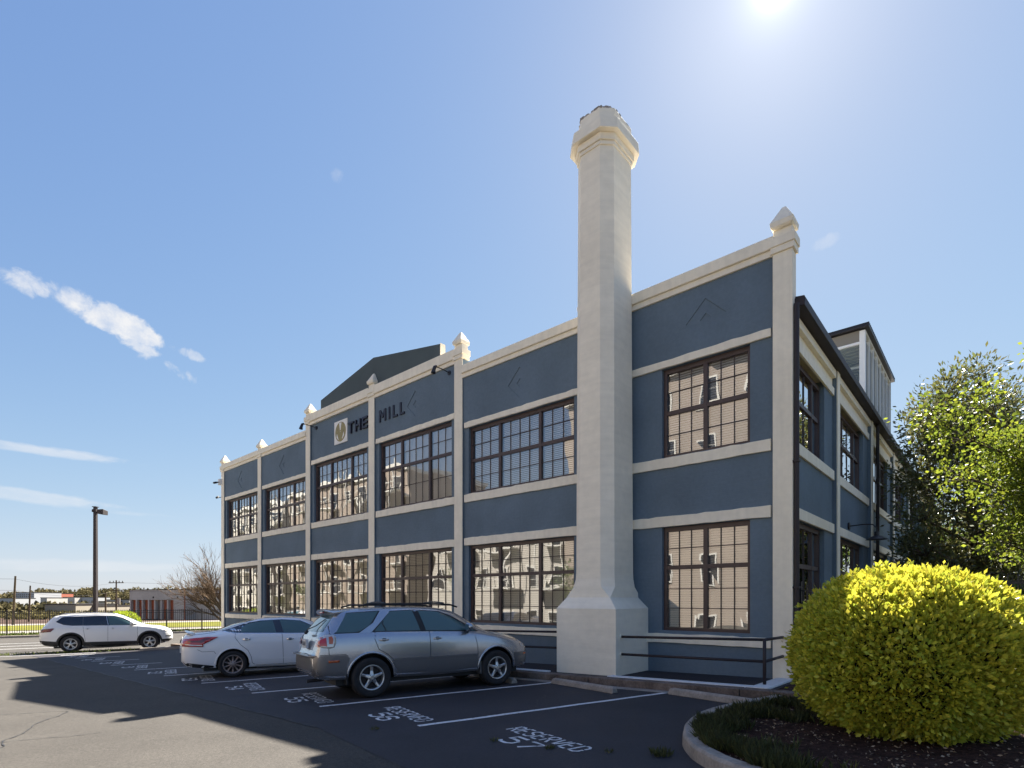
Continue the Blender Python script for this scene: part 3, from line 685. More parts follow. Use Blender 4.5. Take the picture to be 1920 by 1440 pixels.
# ================================================================== things fixed to or standing by the building (world objects)
def local_thing(name, s, q, h, label, cat, group=None):
    x, y = sq(s, q); o = empty(name, (x, y, EYE+h), bld.rotation_euler[2]); return tag(o, label, cat, group)
def spot(s, h, label, mirror=1):
    o = local_thing('wall_spotlight', s, WQ, h, label, 'spotlight', 'spotlights on arms over the front wall')
    MB().tube([(0, 0, 0), (0, .05, 0)], .075, 12).build('mount', M['black'], o)
    MB().tube([(0, .05, 0), (0, .3, .03), (0, .62, .02)], .014, 6).build('arm', M['black'], o)
    MB().tube([(0, .56, .05), (.0, .62, .0), (0, .66, -.1), (0, .68, -.2)], [.03, .05, .055, .075], 10).build('lamp_head', M['black'], o); return o
spot(9.82, 7.0, 'small black arm spotlight under the parapet right of the wall lettering'); spot(17.95, 7.0, 'small black arm spotlight at the pilaster left of the round emblem')
def gooseneck(d, h, label, sc_=1):
    o = local_thing('barn_lamp', SW, -d, h, label, 'wall lamp', 'gooseneck lamps on the side wall')
    MB().tube([(0, 0, 0), (-.04, 0, 0)], .10, 14).build('mount', M['black'], o)
    MB().tube([(-.04, 0, 0), (-.35, 0, .02), (-.56, 0, .0), (-.64, 0, -.09), (-.65, 0, -.2)], .016, 8).build('arm', M['black'], o)
    mb = MB(); mb.tube([(-.65, 0, -.2), (-.65, 0, -.30), (-.65, 0, -.33), (-.65, 0, -.41)], [.05, .06, .12, .26], 20); mb.build('lamp_shade', M['black'], o); return o
gooseneck(5.9, 1.98, 'black gooseneck barn lamp nearest the corner on the side wall'); gooseneck(16.0, 1.98, 'farther black gooseneck lamp on the side wall near the dark tree')
gooseneck(25.8, 1.98, 'farthest black gooseneck lamp on the side wall, half hidden by leaves')
# security cameras on the far left corner
o = local_thing('security_camera', 27.62, .0, 6.15, 'security camera in a pale box on the far left pilaster', 'camera')
MB().box(-.08, .12, .0, .14, -.16, .14).build('junction_box', M['penwhite'], o); MB().tube([(0, .14, -.02), (-.05, .3, -.08), (-.06, .42, -.12)], [.02, .055, .05], 8).build('camera_body', M['black'], o)
o = local_thing('security_camera', 27.7, .0, 5.35, 'small dark security camera lower on the far left corner', 'camera')
MB().tube([(0, 0, 0), (.1, .1, .0)], .02, 6).build('bracket', M['black'], o); MB().tube([(.06, .1, .03), (.2, .16, -.02)], [.06, .05], 8).build('camera_body', M['black'], o)
# railing beside the chimney base, turning to the corner pilaster
rail = local_thing('pipe_railing', 0, 0, 0, 'dark pipe railing between the chimney base and the corner pilaster', 'railing')
rail.location.z = EYE-1.52
def rh(h): return h+1.52
for z0, z1, z2 in ((-.80, -.72, -.735), (-1.17, -1.105, -1.10)):
    MB().tube([(3.098, 1.13, rh(z0)), (.22, 1.13, rh(z1))], .027, 10).build('rail', M['bronze'], rail, smooth=True)
    MB().tube([(.22, 1.13, rh(z1)), (.22, .02, rh(z2))], .027, 10).build('return_rail', M['bronze'], rail, smooth=True)
    MB().tube([(3.10, 1.13, rh(z0)), (3.075, 1.13, rh(z0))], .05, 12).build('flange', M['cream'], rail)
    MB().tube([(.22, .001, rh(z2)), (.22, .022, rh(z2))], .05, 12).build('flange', M['cream'], rail)
MB().tube([(.22, 1.13, rh(-1.56)), (.22, 1.13, rh(-.70))], .030, 12).build('post', M['bronze'], rail, smooth=True)
rail2 = local_thing('pipe_railing', 4.65, 0, 0, 'dark pipe railing running left from the chimney behind the silver SUV', 'railing'); rail2.location.z = EYE-1.52
for z0, z1 in ((-.76, -.82), (-1.13, -1.20)):
    MB().tube([(.0, 1.13, rh(z0)), (9.5, 1.13, rh(z1-.2))], .027, 10).build('rail', M['bronze'], rail2, smooth=True)
for x in (2.6, 5.8, 9.0): MB().tube([(x, 1.13, rh(-1.75)), (x, 1.13, rh(-.79-.027*x))], .030, 10).build('post', M['bronze'], rail2, smooth=True)
# ================================================================== CARS
def pchip(pts):
    xs = np.array([p[0] for p in pts], float); ys = np.array([p[1] for p in pts], float)
    h = np.diff(xs); dl = np.diff(ys)/h; d = np.zeros(len(xs)); d[0] = dl[0]; d[-1] = dl[-1]
    for i in range(1, len(xs)-1):
        if dl[i-1]*dl[i] > 0:
            w1 = 2*h[i]+h[i-1]; w2 = h[i]+2*h[i-1]; d[i] = (w1+w2)/(w1/dl[i-1]+w2/dl[i])
    def f(x):
        x = min(max(x, xs[0]), xs[-1]); i = min(int(np.searchsorted(xs, x, 'right'))-1, len(xs)-2); i = max(i, 0)
        t = (x-xs[i])/h[i]
        return ((1+2*t)*(1-t)**2*ys[i]+t*(1-t)**2*h[i]*d[i]+t*t*(3-2*t)*ys[i+1]+t*t*(t-1)*h[i]*d[i+1])
    return f
def chaikin(p, n=2):
    for _ in range(n):
        q = []
        for i in range(len(p)):
            a, b = p[i], p[(i+1) % len(p)]
            q += [(a[0]*.78+b[0]*.22, a[1]*.78+b[1]*.22), (a[0]*.22+b[0]*.78, a[1]*.22+b[1]*.78)]
        p = q
    return p
class Car:
    def __init__(s, root, spec, paint):
        s.root = root; s.sp = spec; s.paint = paint; s.body()
    def body(s):
        sp = s.sp; f = {k: pchip(sp[k]) for k in ('zb', 'zs', 'zt', 'w', 'wr')}
        x0, x1 = sp['x']
        xs = list(np.concatenate([x0+(np.linspace(0, 1, 9)**1.6)*.25, np.linspace(x0+.29, x1-.29, 84), x1-(np.linspace(1, 0, 9)**1.6)*.25]))
        rings = []
        for x in xs:
            zb, zs, zt, w, wr = (f[k](x) for k in ('zb', 'zs', 'zt', 'w', 'wr'))
            zs = min(zs, zt-.035); wr = min(wr, w-.09)
            zm = zb+(zs-zb)*.52; g = zt-zs; ze = max(zt-.085, zs+g*.62)
            h = [(0, zb), (w-.16, zb), (w-.055, zb+.02), (w-.022, zb+.07), (w-.008, zb+(zm-zb)*.5), (w, zm), (w-.004, zm+(zs-zm)*.45), (w-.018, zs-(zs-zm)*.22), (w-.040, zs-(zs-zm)*.06), (w-.065, zs)]
            for t in (.2, .4, .6, .8, 1.0):
                h.append((w-.065+(wr-w+.065)*t+.022*math.sin(math.pi*t), zs+(ze-zs)*t))
            h += [(wr-.035, ze+(zt-ze)*.45), (wr-.10, ze+(zt-ze)*.74), (wr*.62, zt-.010), (wr*.3, zt-.002), (0, zt)]
            rings.append([(x, y, z) for y, z in h]+[(x, -y, z) for y, z in h[-2:0:-1]])
        mb = MB(); mb.loft(rings)
        o = mb.build('body', [s.paint, M['carblack']], s.root, smooth=True)
        # wheel arches
        cm = MB()
        for wx in (-sp['wb']/2, sp['wb']/2):
            for sg in (-1, 1):
                N = 48; r = sp['arch']; c = (wx, sp['tr']+.015)
                cm.loft([[(c[0]+r*math.cos(2*math.pi*k/N), sg*y, c[1]+r*math.sin(2*math.pi*k/N)) for k in range(N)] for y in (.50, 1.3)])
        co = cm.build('cutter', [s.paint, M['carblack']]); 
        for p in co.data.polygons: p.material_index = 1
        md = o.modifiers.new('b', 'BOOLEAN'); md.operation = 'DIFFERENCE'; md.object = co; md.solver = 'EXACT'
        o.parent = None
        dg = bpy.context.evaluated_depsgraph_get(); me = bpy.data.meshes.new_from_object(o.evaluated_get(dg)); o.modifiers.clear(); o.data = me; o.parent = s.root
        bpy.data.objects.remove(co)
        me.set_sharp_from_angle(angle=R(32)) if hasattr(me, 'set_sharp_from_angle') else None
        bm = bmesh.new(); bm.from_mesh(me); s.bvh = BVHTree.FromBMesh(bm); bm.free(); s.bo = o
        s.f = f
    def cast(s, o, d):
        h = s.bvh.ray_cast(Vector(o), Vector(d)); return (h[0], h[1]) if h[0] is not None else (None, None)
    def patch(s, name, poly, m, eps=.004, view='R', parent=None, res=.06, smooth_n=0, label=None, mirror=True, thick=0):
        """a panel whose outline is drawn in side view (x,z), rear view (y,z) or top view (x,y) and laid on the body"""
        out = []
        for vw in ([view, {'R': 'L', 'L': 'R'}.get(view)] if mirror and view in 'RL' else [view]):
            pl = chaikin(poly, smooth_n) if smooth_n else list(poly)
            P = [Vector(p) for p in pl]; pts = []; n = len(P)
            # subdivide edges
            E = []
            for i in range(n):
                a, b = P[i], P[(i+1) % n]; k = max(1, int((b-a).length/res)); E += [a.lerp(b, j/k) for j in range(k)]
            n = len(E); xs = [p.x for p in E]; ys = [p.y for p in E]; ins = []
            x = min(xs)+res/2
            while x < max(xs):
                y = min(ys)+res/2
                while y < max(ys): ins.append(Vector((x, y))); y += res
                x += res
            r = delaunay_2d_cdt(E+ins, [(i, (i+1) % n) for i in range(n)], [], 1, 1e-6)
            vs = []; ok = []
            for v in r[0]:
                if vw == 'R': p, nr = s.cast((v.x, -2, v.y), (0, 1, 0))
                elif vw == 'L': p, nr = s.cast((v.x, 2, v.y), (0, -1, 0))
                elif vw == 'B': p, nr = s.cast((-4, v.x, v.y), (1, 0, 0))
                elif vw == 'F': p, nr = s.cast((4, v.x, v.y), (-1, 0, 0))
                else: p, nr = s.cast((v.x, v.y, 4), (0, 0, -1))
                if p is None: vs.append((0, 0, 0)); ok.append(False)
                else:
                    dd = {'R': Vector((0, -1, 0)), 'L': Vector((0, 1, 0)), 'B': Vector((-1, 0, 0)), 'F': Vector((1, 0, 0)), 'T': Vector((0, 0, 1))}[vw]
                    if nr.dot(dd) < 0: nr = -nr
                    vs.append(tuple(p+(nr*.8+dd*.2)*eps)); ok.append(True)
            fs = [tuple(f_) for f_ in r[2] if all(ok[i] for i in f_)]
            if not fs: continue
            me = bpy.data.meshes.new(name); me.from_pydata(vs, [], fs); me.materials.append(m)
            dd = {'R': Vector((0, -1, 0)), 'L': Vector((0, 1, 0)), 'B': Vector((-1, 0, 0)), 'F': Vector((1, 0, 0)), 'T': Vector((0, 0, 1))}[vw]
            bm = bmesh.new(); bm.from_mesh(me)
            bmesh.ops.delete(bm, geom=[v for v in bm.verts if not v.link_faces], context='VERTS')
            bm.normal_update()
            for f_ in bm.faces:
                if f_.normal.dot(dd) < 0: f_.normal_flip()
            bm.to_mesh(me); bm.free(); me.shade_smooth()
            ob = bpy.data.objects.new(name, me); COL.objects.link(ob); ob.parent = parent or s.root
            if label: ob['label'] = label
            if thick:
                sm = ob.modifiers.new('t', 'SOLIDIFY'); sm.thickness = thick; sm.offset = 1
            out.append(ob)
        return out
    def seam(s, name, pts, w=.008, m=None, eps=.0022, view='R', mirror=True, closed=False, parent=None):
        pts = [Vector(p) for p in pts]; q = []
        n = len(pts)
        for i in range(n if closed else n-1):
            a, b = pts[i], pts[(i+1) % n]; k = max(1, int((b-a).length/.05)); q += [a.lerp(b, j/k) for j in range(k)]
        if not closed: q.append(pts[-1])
        for vw in ([view, {'R': 'L'}[view]] if mirror and view == 'R' else [view]):
            mb = MB(); vs = []; 
            for i, p in enumerate(q):
                a = q[max(i-1, 0)]; b = q[min(i+1, len(q)-1)]; d = (b-a).normalized(); nr_ = Vector((-d.y, d.x))*w/2
                for v in (p+nr_, p-nr_):
                    if vw in 'RL':
                        sg = -1 if vw == 'R' else 1; h, nr = s.cast((v.x, 2*sg, v.y), (0, -sg, 0)); dd = Vector((0, sg, 0))
                    elif vw == 'B': h, nr = s.cast((-4, v.x, v.y), (1, 0, 0)); dd = Vector((-1, 0, 0))
                    else: h, nr = s.cast((v.x, v.y, 4), (0, 0, -1)); dd = Vector((0, 0, 1))
                    vs.append(tuple(h+dd*eps) if h is not None else None)
            fs = [(2*i, 2*i+1, 2*i+3, 2*i+2) for i in range(len(q)-1) if all(vs[j] is not None for j in (2*i, 2*i+1, 2*i+2, 2*i+3))]
            vs = [v or (0, 0, 0) for v in vs]
            mb.add(vs, fs)
            if fs: mb.build(name, m or M['carblack'], parent or s.root)
    def side_y(s, x, z, sg=-1):
        h, _ = s.cast((x, 2*sg, z), (0, -sg, 0)); return h.y if h is not None else sg*.9
    def wheels(s, style):
        sp = s.sp; tr, tw = sp['tr'], sp['tw']; rim = sp['rim']; first = None
        for wx in (-sp['wb']/2, sp['wb']/2):
            for sg in (-1, 1):
                y = sg*(sp['track']/2)
                if first is None:
                    w = empty('wheel', (wx, y, tr), 0, s.root); first = w
                    # tyre
                    prof = [(rim+.004, .0), (rim+.02, -.012), (tr-.05, -.022), (tr-.022, -.014), (tr-.006, .012), (tr, .045), (tr, tw-.045), (tr-.006, tw-.012), (tr-.03, tw+.01), (rim, tw)]
                    N = 56; mb = MB(); mb.loft([[(r*math.cos(2*math.pi*k/N), -(tw/2)+d, r*math.sin(2*math.pi*k/N)) for k in range(N)] for r, d in prof], cap=False); mb.build('tyre', M['rubber'], w, smooth=True)
                    mb = MB(); prof = [(rim+.006, -.004), (rim-.012, -.008), (rim-.02, .012), (rim-.03, .06), (rim-.035, .15)]
                    mb.loft([[(r*math.cos(2*math.pi*k/N), -(tw/2)+d, r*math.sin(2*math.pi*k/N)) for k in range(N)] for r, d in prof], cap=False); mb.build('rim', s.rimm, w, smooth=True)
                    mb = MB(); mb.loft([[(r*math.cos(2*math.pi*k/24), -(tw/2)+.09+d, r*math.sin(2*math.pi*k/24)) for k in range(24)] for r, d in ((rim-.04, 0), (rim-.04, .02))]); mb.build('brake_disc', M['brake'], w)
                    n_, wid0, wid1, split = style
                    mb = MB()
                    for k in range(n_):
                        for off in ((-split, split) if split else (0,)):
                            a = math.pi/2+2*math.pi*k/n_
                            def pt(r, t, d):
                                ang = a+off*(r/rim)
                                return (r*math.cos(ang)-t*math.sin(ang), -(tw/2)+d, r*math.sin(ang)+t*math.cos(ang))
                            rr = [(.05, wid0, .005), (rim*.55, (wid0+wid1)/2*.8, .018), (rim-.02, wid1, .010)]
                            rings = [[pt(r, -wd/2, dd), pt(r, -wd*.25, dd-.008), pt(r, wd*.25, dd-.008), pt(r, wd/2, dd), pt(r, wd/2, dd+.035), pt(r, -wd/2, dd+.035)] for r, wd, dd in rr]
                            mb.loft(rings)
                    mb.build('spokes', s.rimm, w)
                    mb = MB(); mb.loft([[(r*math.cos(2*math.pi*k/24), -(tw/2)+d, r*math.sin(2*math.pi*k/24)) for k in range(24)] for r, d in ((.07, .03), (.068, .0), (.034, -.008), (.03, -.014), (.001, -.014))]); mb.build('hub_cap', s.rimm, w)
                    mb = MB()
                    for k in range(5):
                        a = math.pi/2+2*math.pi*(k+.5)/5; c_ = (.055*math.cos(a), .055*math.sin(a))
                        mb.tube([(c_[0], -(tw/2)-.012, c_[1]), (c_[0], -(tw/2)+.01, c_[1])], .009, 6)
                    mb.build('lug_nuts', M['brake'], w)
                    if sg == 1: w.rotation_euler = (0, 0, math.pi)
                else:
                    w = empty('wheel', (wx, y, tr), 0 if sg == -1 else math.pi, s.root)
                    for c in list(first.children): share(c, c.name.split('.')[0], w)
    def handle(s, x, z, m):
        for sg in (-1, 1):
            y = s.side_y(x, z, sg); mb = MB()
            h = empty('door_handle', (x, y, z), 0 if sg == -1 else 0, s.root)
            MB().loft([[(-.09, -sg*.001*0, -.012), (-.09, sg*.012, -.012), (-.09, sg*.012, .012), (-.09, 0, .012)], [(-.05, 0, -.017), (-.05, sg*.045, -.015), (-.05, sg*.045, .013), (-.05, 0, .017)],
                       [(.05, 0, -.017), (.05, sg*.045, -.015), (.05, sg*.045, .013), (.05, 0, .017)], [(.09, 0, -.012), (.09, sg*.012, -.012), (.09, sg*.012, .012), (.09, 0, .012)]]).build('grip', m, h, smooth=False, bevel=.005)
            mb = MB(); mb.loft([[(.052*math.cos(a_), sg*.003, .030*math.sin(a_)) for a_ in np.linspace(0, 2*math.pi, 14, endpoint=False)], [(.04*math.cos(a_), sg*.0045, .022*math.sin(a_)) for a_ in np.linspace(0, 2*math.pi, 14, endpoint=False)]]); mb.build('recess', M['carblack'], h)
    def mirror(s, x, z, m, size=1):
        for sg in (-1, 1):
            y = s.side_y(x, z-.03, sg); o = empty('wing_mirror', (x, y, z), 0, s.root)
            MB().loft([[(-.05, 0, -.06), (.05, 0, -.06), (.05, 0, -.01), (-.05, 0, -.01)], [(-.045, sg*.09, -.04), (.035, sg*.09, -.04), (.035, sg*.09, .0), (-.045, sg*.09, .0)]]).build('stalk', M['carblack'], o)
            rings = []
            for t, k in ((0, .55), (.15, .9), (.5, 1), (.85, .85), (1, .45)):
                yy = sg*(.06+.2*t*size); hh = .085*k*size; ww = .075*k*size
                rings.append([(-.05-ww*.45, yy, .03-hh), (-.05+ww*1.3, yy, .03-hh*.6), (-.05+ww*1.6, yy, .035), (-.05+ww*1.1, yy, .03+hh*.8), (-.05-ww*.45, yy, .03+hh)])
            MB().loft(rings).build('housing', m, o, smooth=True)
            g = sg; MB().add([(-.0895, sg*.085, -.03), (-.0895, sg*.235, -.03), (-.0895, sg*.235, .085), (-.0895, sg*.085, .085)], [(0, 1, 2, 3)]).build('mirror_glass', M['chrome'], o)
def flake(name, col, metal, rough, coat=1):
    m = mat(name, col, rough, metal, noise=[(1.2, .97, 1.03)], coat=coat); return m
M['carblack'] = mat('black_car_trim', (.012, .012, .013), .55)
M['rubber'] = mat('tyre_rubber', (.016, .015, .016), .85, noise=(12, .8, 1.3), bump=(60, .2))
M['brake'] = mat('dark_brake_metal', (.04, .035, .035), .6, metal=.6)
M['chrome'] = mat('chrome', (.75, .75, .76), .1, metal=1)
M['alloy'] = mat('silver_alloy', (.55, .54, .53), .28, metal=.85)
M['alloyd'] = mat('dusty_alloy', (.30, .24, .22), .4, metal=.7)
M['carglass'] = mat('tinted_car_glass', (.06, .115, .12), .04, spec=.5, coat=.4)
M['carglass_d'] = mat('dark_privacy_glass', (.010, .010, .014), .05, spec=.7, coat=.5)
M['silver'] = flake('silver_car_paint', (.42, .43, .46), .8, .26)
M['greycl'] = flake('grey_lower_cladding', (.15, .145, .148), .5, .38, .6)
M['wpaint'] = flake('white_pearl_paint', (.74, .73, .73), .0, .35)
M['wpaint2'] = flake('white_car_paint', (.78, .77, .75), .0, .35)
M['red'] = mat('red_lamp_lens', (.45, .015, .018), .12, coat=1)
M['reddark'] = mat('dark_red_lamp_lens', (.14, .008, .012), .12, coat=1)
M['amber'] = mat('amber_lens', (.45, .09, .02), .2, coat=.8)
M['lens'] = mat('clear_lamp_lens', (.55, .53, .50), .08, metal=.4, coat=1)
M['plate'] = mat('number_plate', (.62, .64, .66), .4, noise=(30, .6, 1.1))
def place_car(name, rx, ry, wb, track, label):
    """rx,ry: where the right rear tyre touches the ground"""
    f = Vector((CT, ST, 0)); side = Vector((ST, -CT, 0))
    p = Vector((rx, ry, 0))+f*(wb/2)-side*(track/2)
    slope = .03 if nn(p.x, p.y) < 33 else 0
    left = Vector((-ST, CT, -slope)).normalized(); up = f.cross(left)
    m = Matrix((f, left, up)).transposed().to_4x4()
    m.translation = (p.x, p.y, EYE-drop(nn(p.x, p.y))+.009)
    o = empty(name); o.matrix_world = m; tag(o, label, 'car'); return o
# ---------------- silver SUV
r = place_car('parked_suv', -2.557, 9.84, 2.62, 1.60, 'silver crossover SUV with rear spoiler and dark roof rails beside the chimney')
spec = dict(x=(-2.30, 2.24), wb=2.62, arch=.425, tr=.362, tw=.225, rim=.222, track=1.575,
  zb=[(-2.30, .47), (-2.2, .38), (-1.9, .34), (-1.3, .33), (0, .30), (1.3, .32), (1.9, .33), (2.15, .36), (2.24, .44)],
  zs=[(-2.30, .80), (-2.16, 1.10), (-1.9, 1.155), (-1.2, 1.165), (0, 1.14), (.9, 1.10), (1.3, 1.04), (1.7, .94), (2.1, .80), (2.24, .66)],
  zt=[(-2.30, .80), (-2.27, .81), (-2.24, .86), (-2.19, 1.08), (-2.12, 1.20), (-1.83, 1.55), (-1.72, 1.605), (-1.3, 1.635), (-.6, 1.65), (0, 1.635), (.35, 1.58), (.7, 1.42), (1.13, 1.17), (1.22, 1.13), (1.6, 1.07), (1.95, .97), (2.13, .86), (2.24, .70)],
  w=[(-2.30, .70), (-2.22, .80), (-2.0, .865), (-1.3, .905), (0, .905), (1.3, .905), (1.8, .87), (2.05, .78), (2.18, .66), (2.24, .52)],
  wr=[(-2.3, .55), (-2.1, .62), (-1.7, .66), (-.6, .68), (.3, .67), (.8, .68), (1.3, .68), (2.0, .55), (2.24, .4)])
rx = Car(r, spec, M['silver']); rx.rimm = M['alloy']; rx.wheels((5, .075, .05, 0))
T = rx
T.patch('window_surround', [(-1.96, 1.165), (-1.88, 1.22), (-1.70, 1.53), (-1.10, 1.565), (-1.07, 1.55), (-.4, 1.575), (.10, 1.54), (.35, 1.45), (.66, 1.28), (.93, 1.12), (.0, 1.15), (-1.15, 1.175)], M['carblack'], .002)
T.patch('pillar_panel', [(-1.53, 1.16), (-1.31, 1.16), (-.86, 1.585), (-1.06, 1.59), (-1.10, 1.54), (-1.25, 1.34)], M['silver'], .0035)
T.patch('quarter_window', [(-1.92, 1.18), (-1.70, 1.52), (-1.12, 1.55), (-1.32, 1.30), (-1.50, 1.20), (-1.60, 1.18)], M['carglass'], .006)
T.patch('rear_door_window', [(-1.24, 1.19), (-.91, 1.54), (-.46, 1.565), (-.35, 1.18)], M['carglass'], .006)
T.seam('window_divider', [(-1.02, 1.19), (-1.08, 1.33), (-1.055, 1.37)], .022, M['carblack'], .008)
T.patch('front_door_window', [(-.235, 1.175), (-.335, 1.555), (.06, 1.53), (.33, 1.42), (.60, 1.27), (.66, 1.15)], M['carglass'], .006)
T.patch('front_quarter_glass', [(.68, 1.15), (.66, 1.23), (.86, 1.12)], M['carglass'], .006)
T.patch('rear_window', [(-.60, 1.20), (.60, 1.20), (.53, 1.50), (-.53, 1.50)], M['carglass'], .005, 'B', mirror=False)
T.patch('windscreen', [(.40, -.55), (.40, .55), (1.08, .62), (1.08, -.62)], M['carglass'], .005, 'T', mirror=False)
T.seam('door_seam', [(-1.23, 1.18), (-1.25, 1.05), (-1.18, .86), (-1.02, .77), (-.90, .66), (-.84, .50), (-.80, .37), (-.17, .36), (-.17, 1.16)], .010)
T.seam('door_seam', [(-.17, .36), (.86, .36), (.86, .80), (.80, 1.10)], .010)
T.seam('tailgate_seam', [(-1.99, 1.52), (-2.02, 1.16), (-2.06, 1.0), (-2.05, .80)], .010)
T.seam('bumper_seam', [(-2.20, .80), (-1.76, .80)], .010)
for n_, p_ in (('lower_cladding', [(-.90, .335), (.86, .335), (.86, .64), (-.93, .64)]), ('rear_bumper_skin', [(-2.29, .48), (-2.0, .37), (-1.74, .36), (-1.745, .60), (-1.70, .72), (-1.74, .79), (-2.26, .79)]), ('front_bumper_skin', [(1.74, .36), (2.1, .38), (2.22, .48), (2.22, .66), (1.72, .66), (1.76, .5)])):
    T.patch(n_, p_, M['greycl'], .004)
T.patch('bumper_rear_face', [(-.80, .42), (.80, .42), (.82, .78), (-.82, .78)], M['greycl'], .006, 'B', mirror=False)
MB().loft([[(-2.36, -y_, z) for y_, z in ((.66, .765), (-.66, .765), (-.66, .79), (.66, .79))], [(-2.2, -y_, z) for y_, z in ((.80, .76), (-.80, .76), (-.8, .80), (.8, .80))]]).build('bumper_step', M['greycl'], r, bevel=.01)
T.seam('door_moulding', [(-.88, .66), (.84, .66)], .035, M['greycl'], .007)
T.patch('tail_lamp', [(-2.20, .93), (-1.98, .91), (-1.93, 1.00), (-1.935, 1.13), (-2.10, 1.145), (-2.19, 1.08)], M['lens'], .010, smooth_n=1, thick=.012)
T.patch('tail_lamp_inner', [(-2.19, .96), (-2.08, .95), (-2.09, 1.10), (-2.17, 1.06)], M['red'], .026, mirror=True)
T.patch('tail_lamp_inner', [(-2.05, .99), (-1.99, .99), (-1.975, 1.07), (-2.0, 1.12), (-2.05, 1.11)], M['amber'], .026, mirror=True)
for sg in (-1, 1): T.patch('tail_lamp_rear', [(sg*.80, .94), (sg*.60, .95), (sg*.62, 1.08), (sg*.76, 1.13)], M['red'], .012, 'B', mirror=False)
T.patch('side_marker', [(-2.06, .665), (-1.88, .67), (-1.88, .71), (-2.06, .705)], M['amber'], .012, thick=.006)
T.patch('front_side_marker', [(1.99, .60), (2.10, .60), (2.09, .64), (2.0, .64)], M['amber'], .012)
T.patch('headlamp', [(1.93, .77), (2.12, .74), (2.06, .86), (1.96, .93), (1.86, .97)], M['lens'], .008)
MB().box(-2.29, -2.245, -.17, .17, .90, 1.06).build('number_plate', M['plate'], r, bevel=.006)
for k_, c_ in enumerate((-.11, -.055, .0, .055, .11)): MB().box(-2.2955, -2.2905, c_-.017, c_+.017, .945, 1.02).build('plate_character', M['greycl'], r)
# arch lips
def arch_lip(T, m, w=.055, out=.012, a0=-10, a1=190):
    sp = T.sp
    for wx in (-sp['wb']/2, sp['wb']/2):
        for sg in (-1, 1):
            inner, outer = [], []; N = 40; rings = []
            for k in range(N+1):
                a = R(a0+(a1-a0)*k/N); rr_ = []
                ri, ro = sp['arch']-.012, sp['arch']+w
                z_i = sp['tr']+.015+ri*math.sin(a); z_o = sp['tr']+.015+ro*math.sin(a)
                yo = T.side_y(wx+(ro+.01)*math.cos(a), z_o, sg)
                if abs(yo) < .6: yo = sg*(sp['w'][0][1]+.1)
                rings.append([(wx+ri*math.cos(a), yo-sg*.06, z_i), (wx+ri*math.cos(a), yo+sg*out, z_i), (wx+(ri+ro)/2*math.cos(a), yo+sg*(out+.004), (z_i+z_o)/2), (wx+ro*math.cos(a), yo+sg*.003, z_o), (wx+ro*math.cos(a), yo-sg*.03, z_o)])
            MB().loft(rings, cap=True).build('arch_trim', m, T.root, smooth=True)
arch_lip(T, M['silver'], .03, .005, -2, 182)
T.handle(-1.08, 1.03, M['silver']); T.handle(-.02, 1.02, M['silver']); T.mirror(.66, 1.19, M['silver'])
# spoiler, roof rails, wiper, aerial, mud flaps
rings = []
for y_ in np.linspace(-.62, .62, 13):
    c_ = .06*(y_/.62)**2; rings.append([(-1.62, y_, 1.615-c_*.5), (-1.95+c_, y_, 1.61-c_), (-2.02+c_*1.5, y_, 1.595-c_), (-2.0+c_*1.5, y_, 1.575-c_), (-1.74, y_, 1.545-c_)])
sp_ = MB().loft(rings).build('spoiler', M['silver'], r, smooth=True, bevel=.006)
MB().box(-1.99, -1.96, -.14, .14, 1.535, 1.553).build('brake_light', M['red'], sp_)
for sg in (-1, 1):
    q = []
    for k in range(25):
        t = k/24; x = -1.45+2.0*t; q.append((x, sg*.60, 1.645+.055*math.sin(math.pi*min(1, max(0, (t)/.12)) if False else 1)*min(1, t/.08, (1-t)/.08)-.09*max(0, t-.65)**1.2))
    rl = MB().tube(q, .017, 8).build('roof_rail', M['carblack'], r, smooth=True)
for x in (-.95, .25):
    q = [(x, y_, 1.70+.035*math.sin(math.pi*(y_+.6)/1.2)) for y_ in np.linspace(-.6, .6, 13)]; MB().tube(q, .016, 8).build('cross_bar', M['carblack'], r, smooth=True)
MB().tube([(-2.21, .1, 1.23), (-2.10, -.10, 1.30), (-1.98, -.32, 1.42)], .009, 6).build('rear_wiper', M['carblack'], r)
MB().tube([(-2.23, .12, 1.17), (-2.23, .02, 1.2)], .03, 8).build('wiper_pivot', M['carblack'], r)
for sg in (-1, 1):
    MB().box(.92, .945, sg*.72, sg*.89, .26, .52).build('mud_flap', M['greycl'], r, bevel=.01); MB().box(-1.74, -1.765, sg*.72, sg*.88, .26, .46).build('mud_flap', M['carblack'], r, bevel=.01)
MB().tube([(-2.33, -.42, .33), (-2.05, -.42, .34)], .03, 10).build('exhaust', M['brake'], r)
MB().box(-1.9, 1.9, -.7, .7, .24, .34).build('underbody', M['carblack'], r)
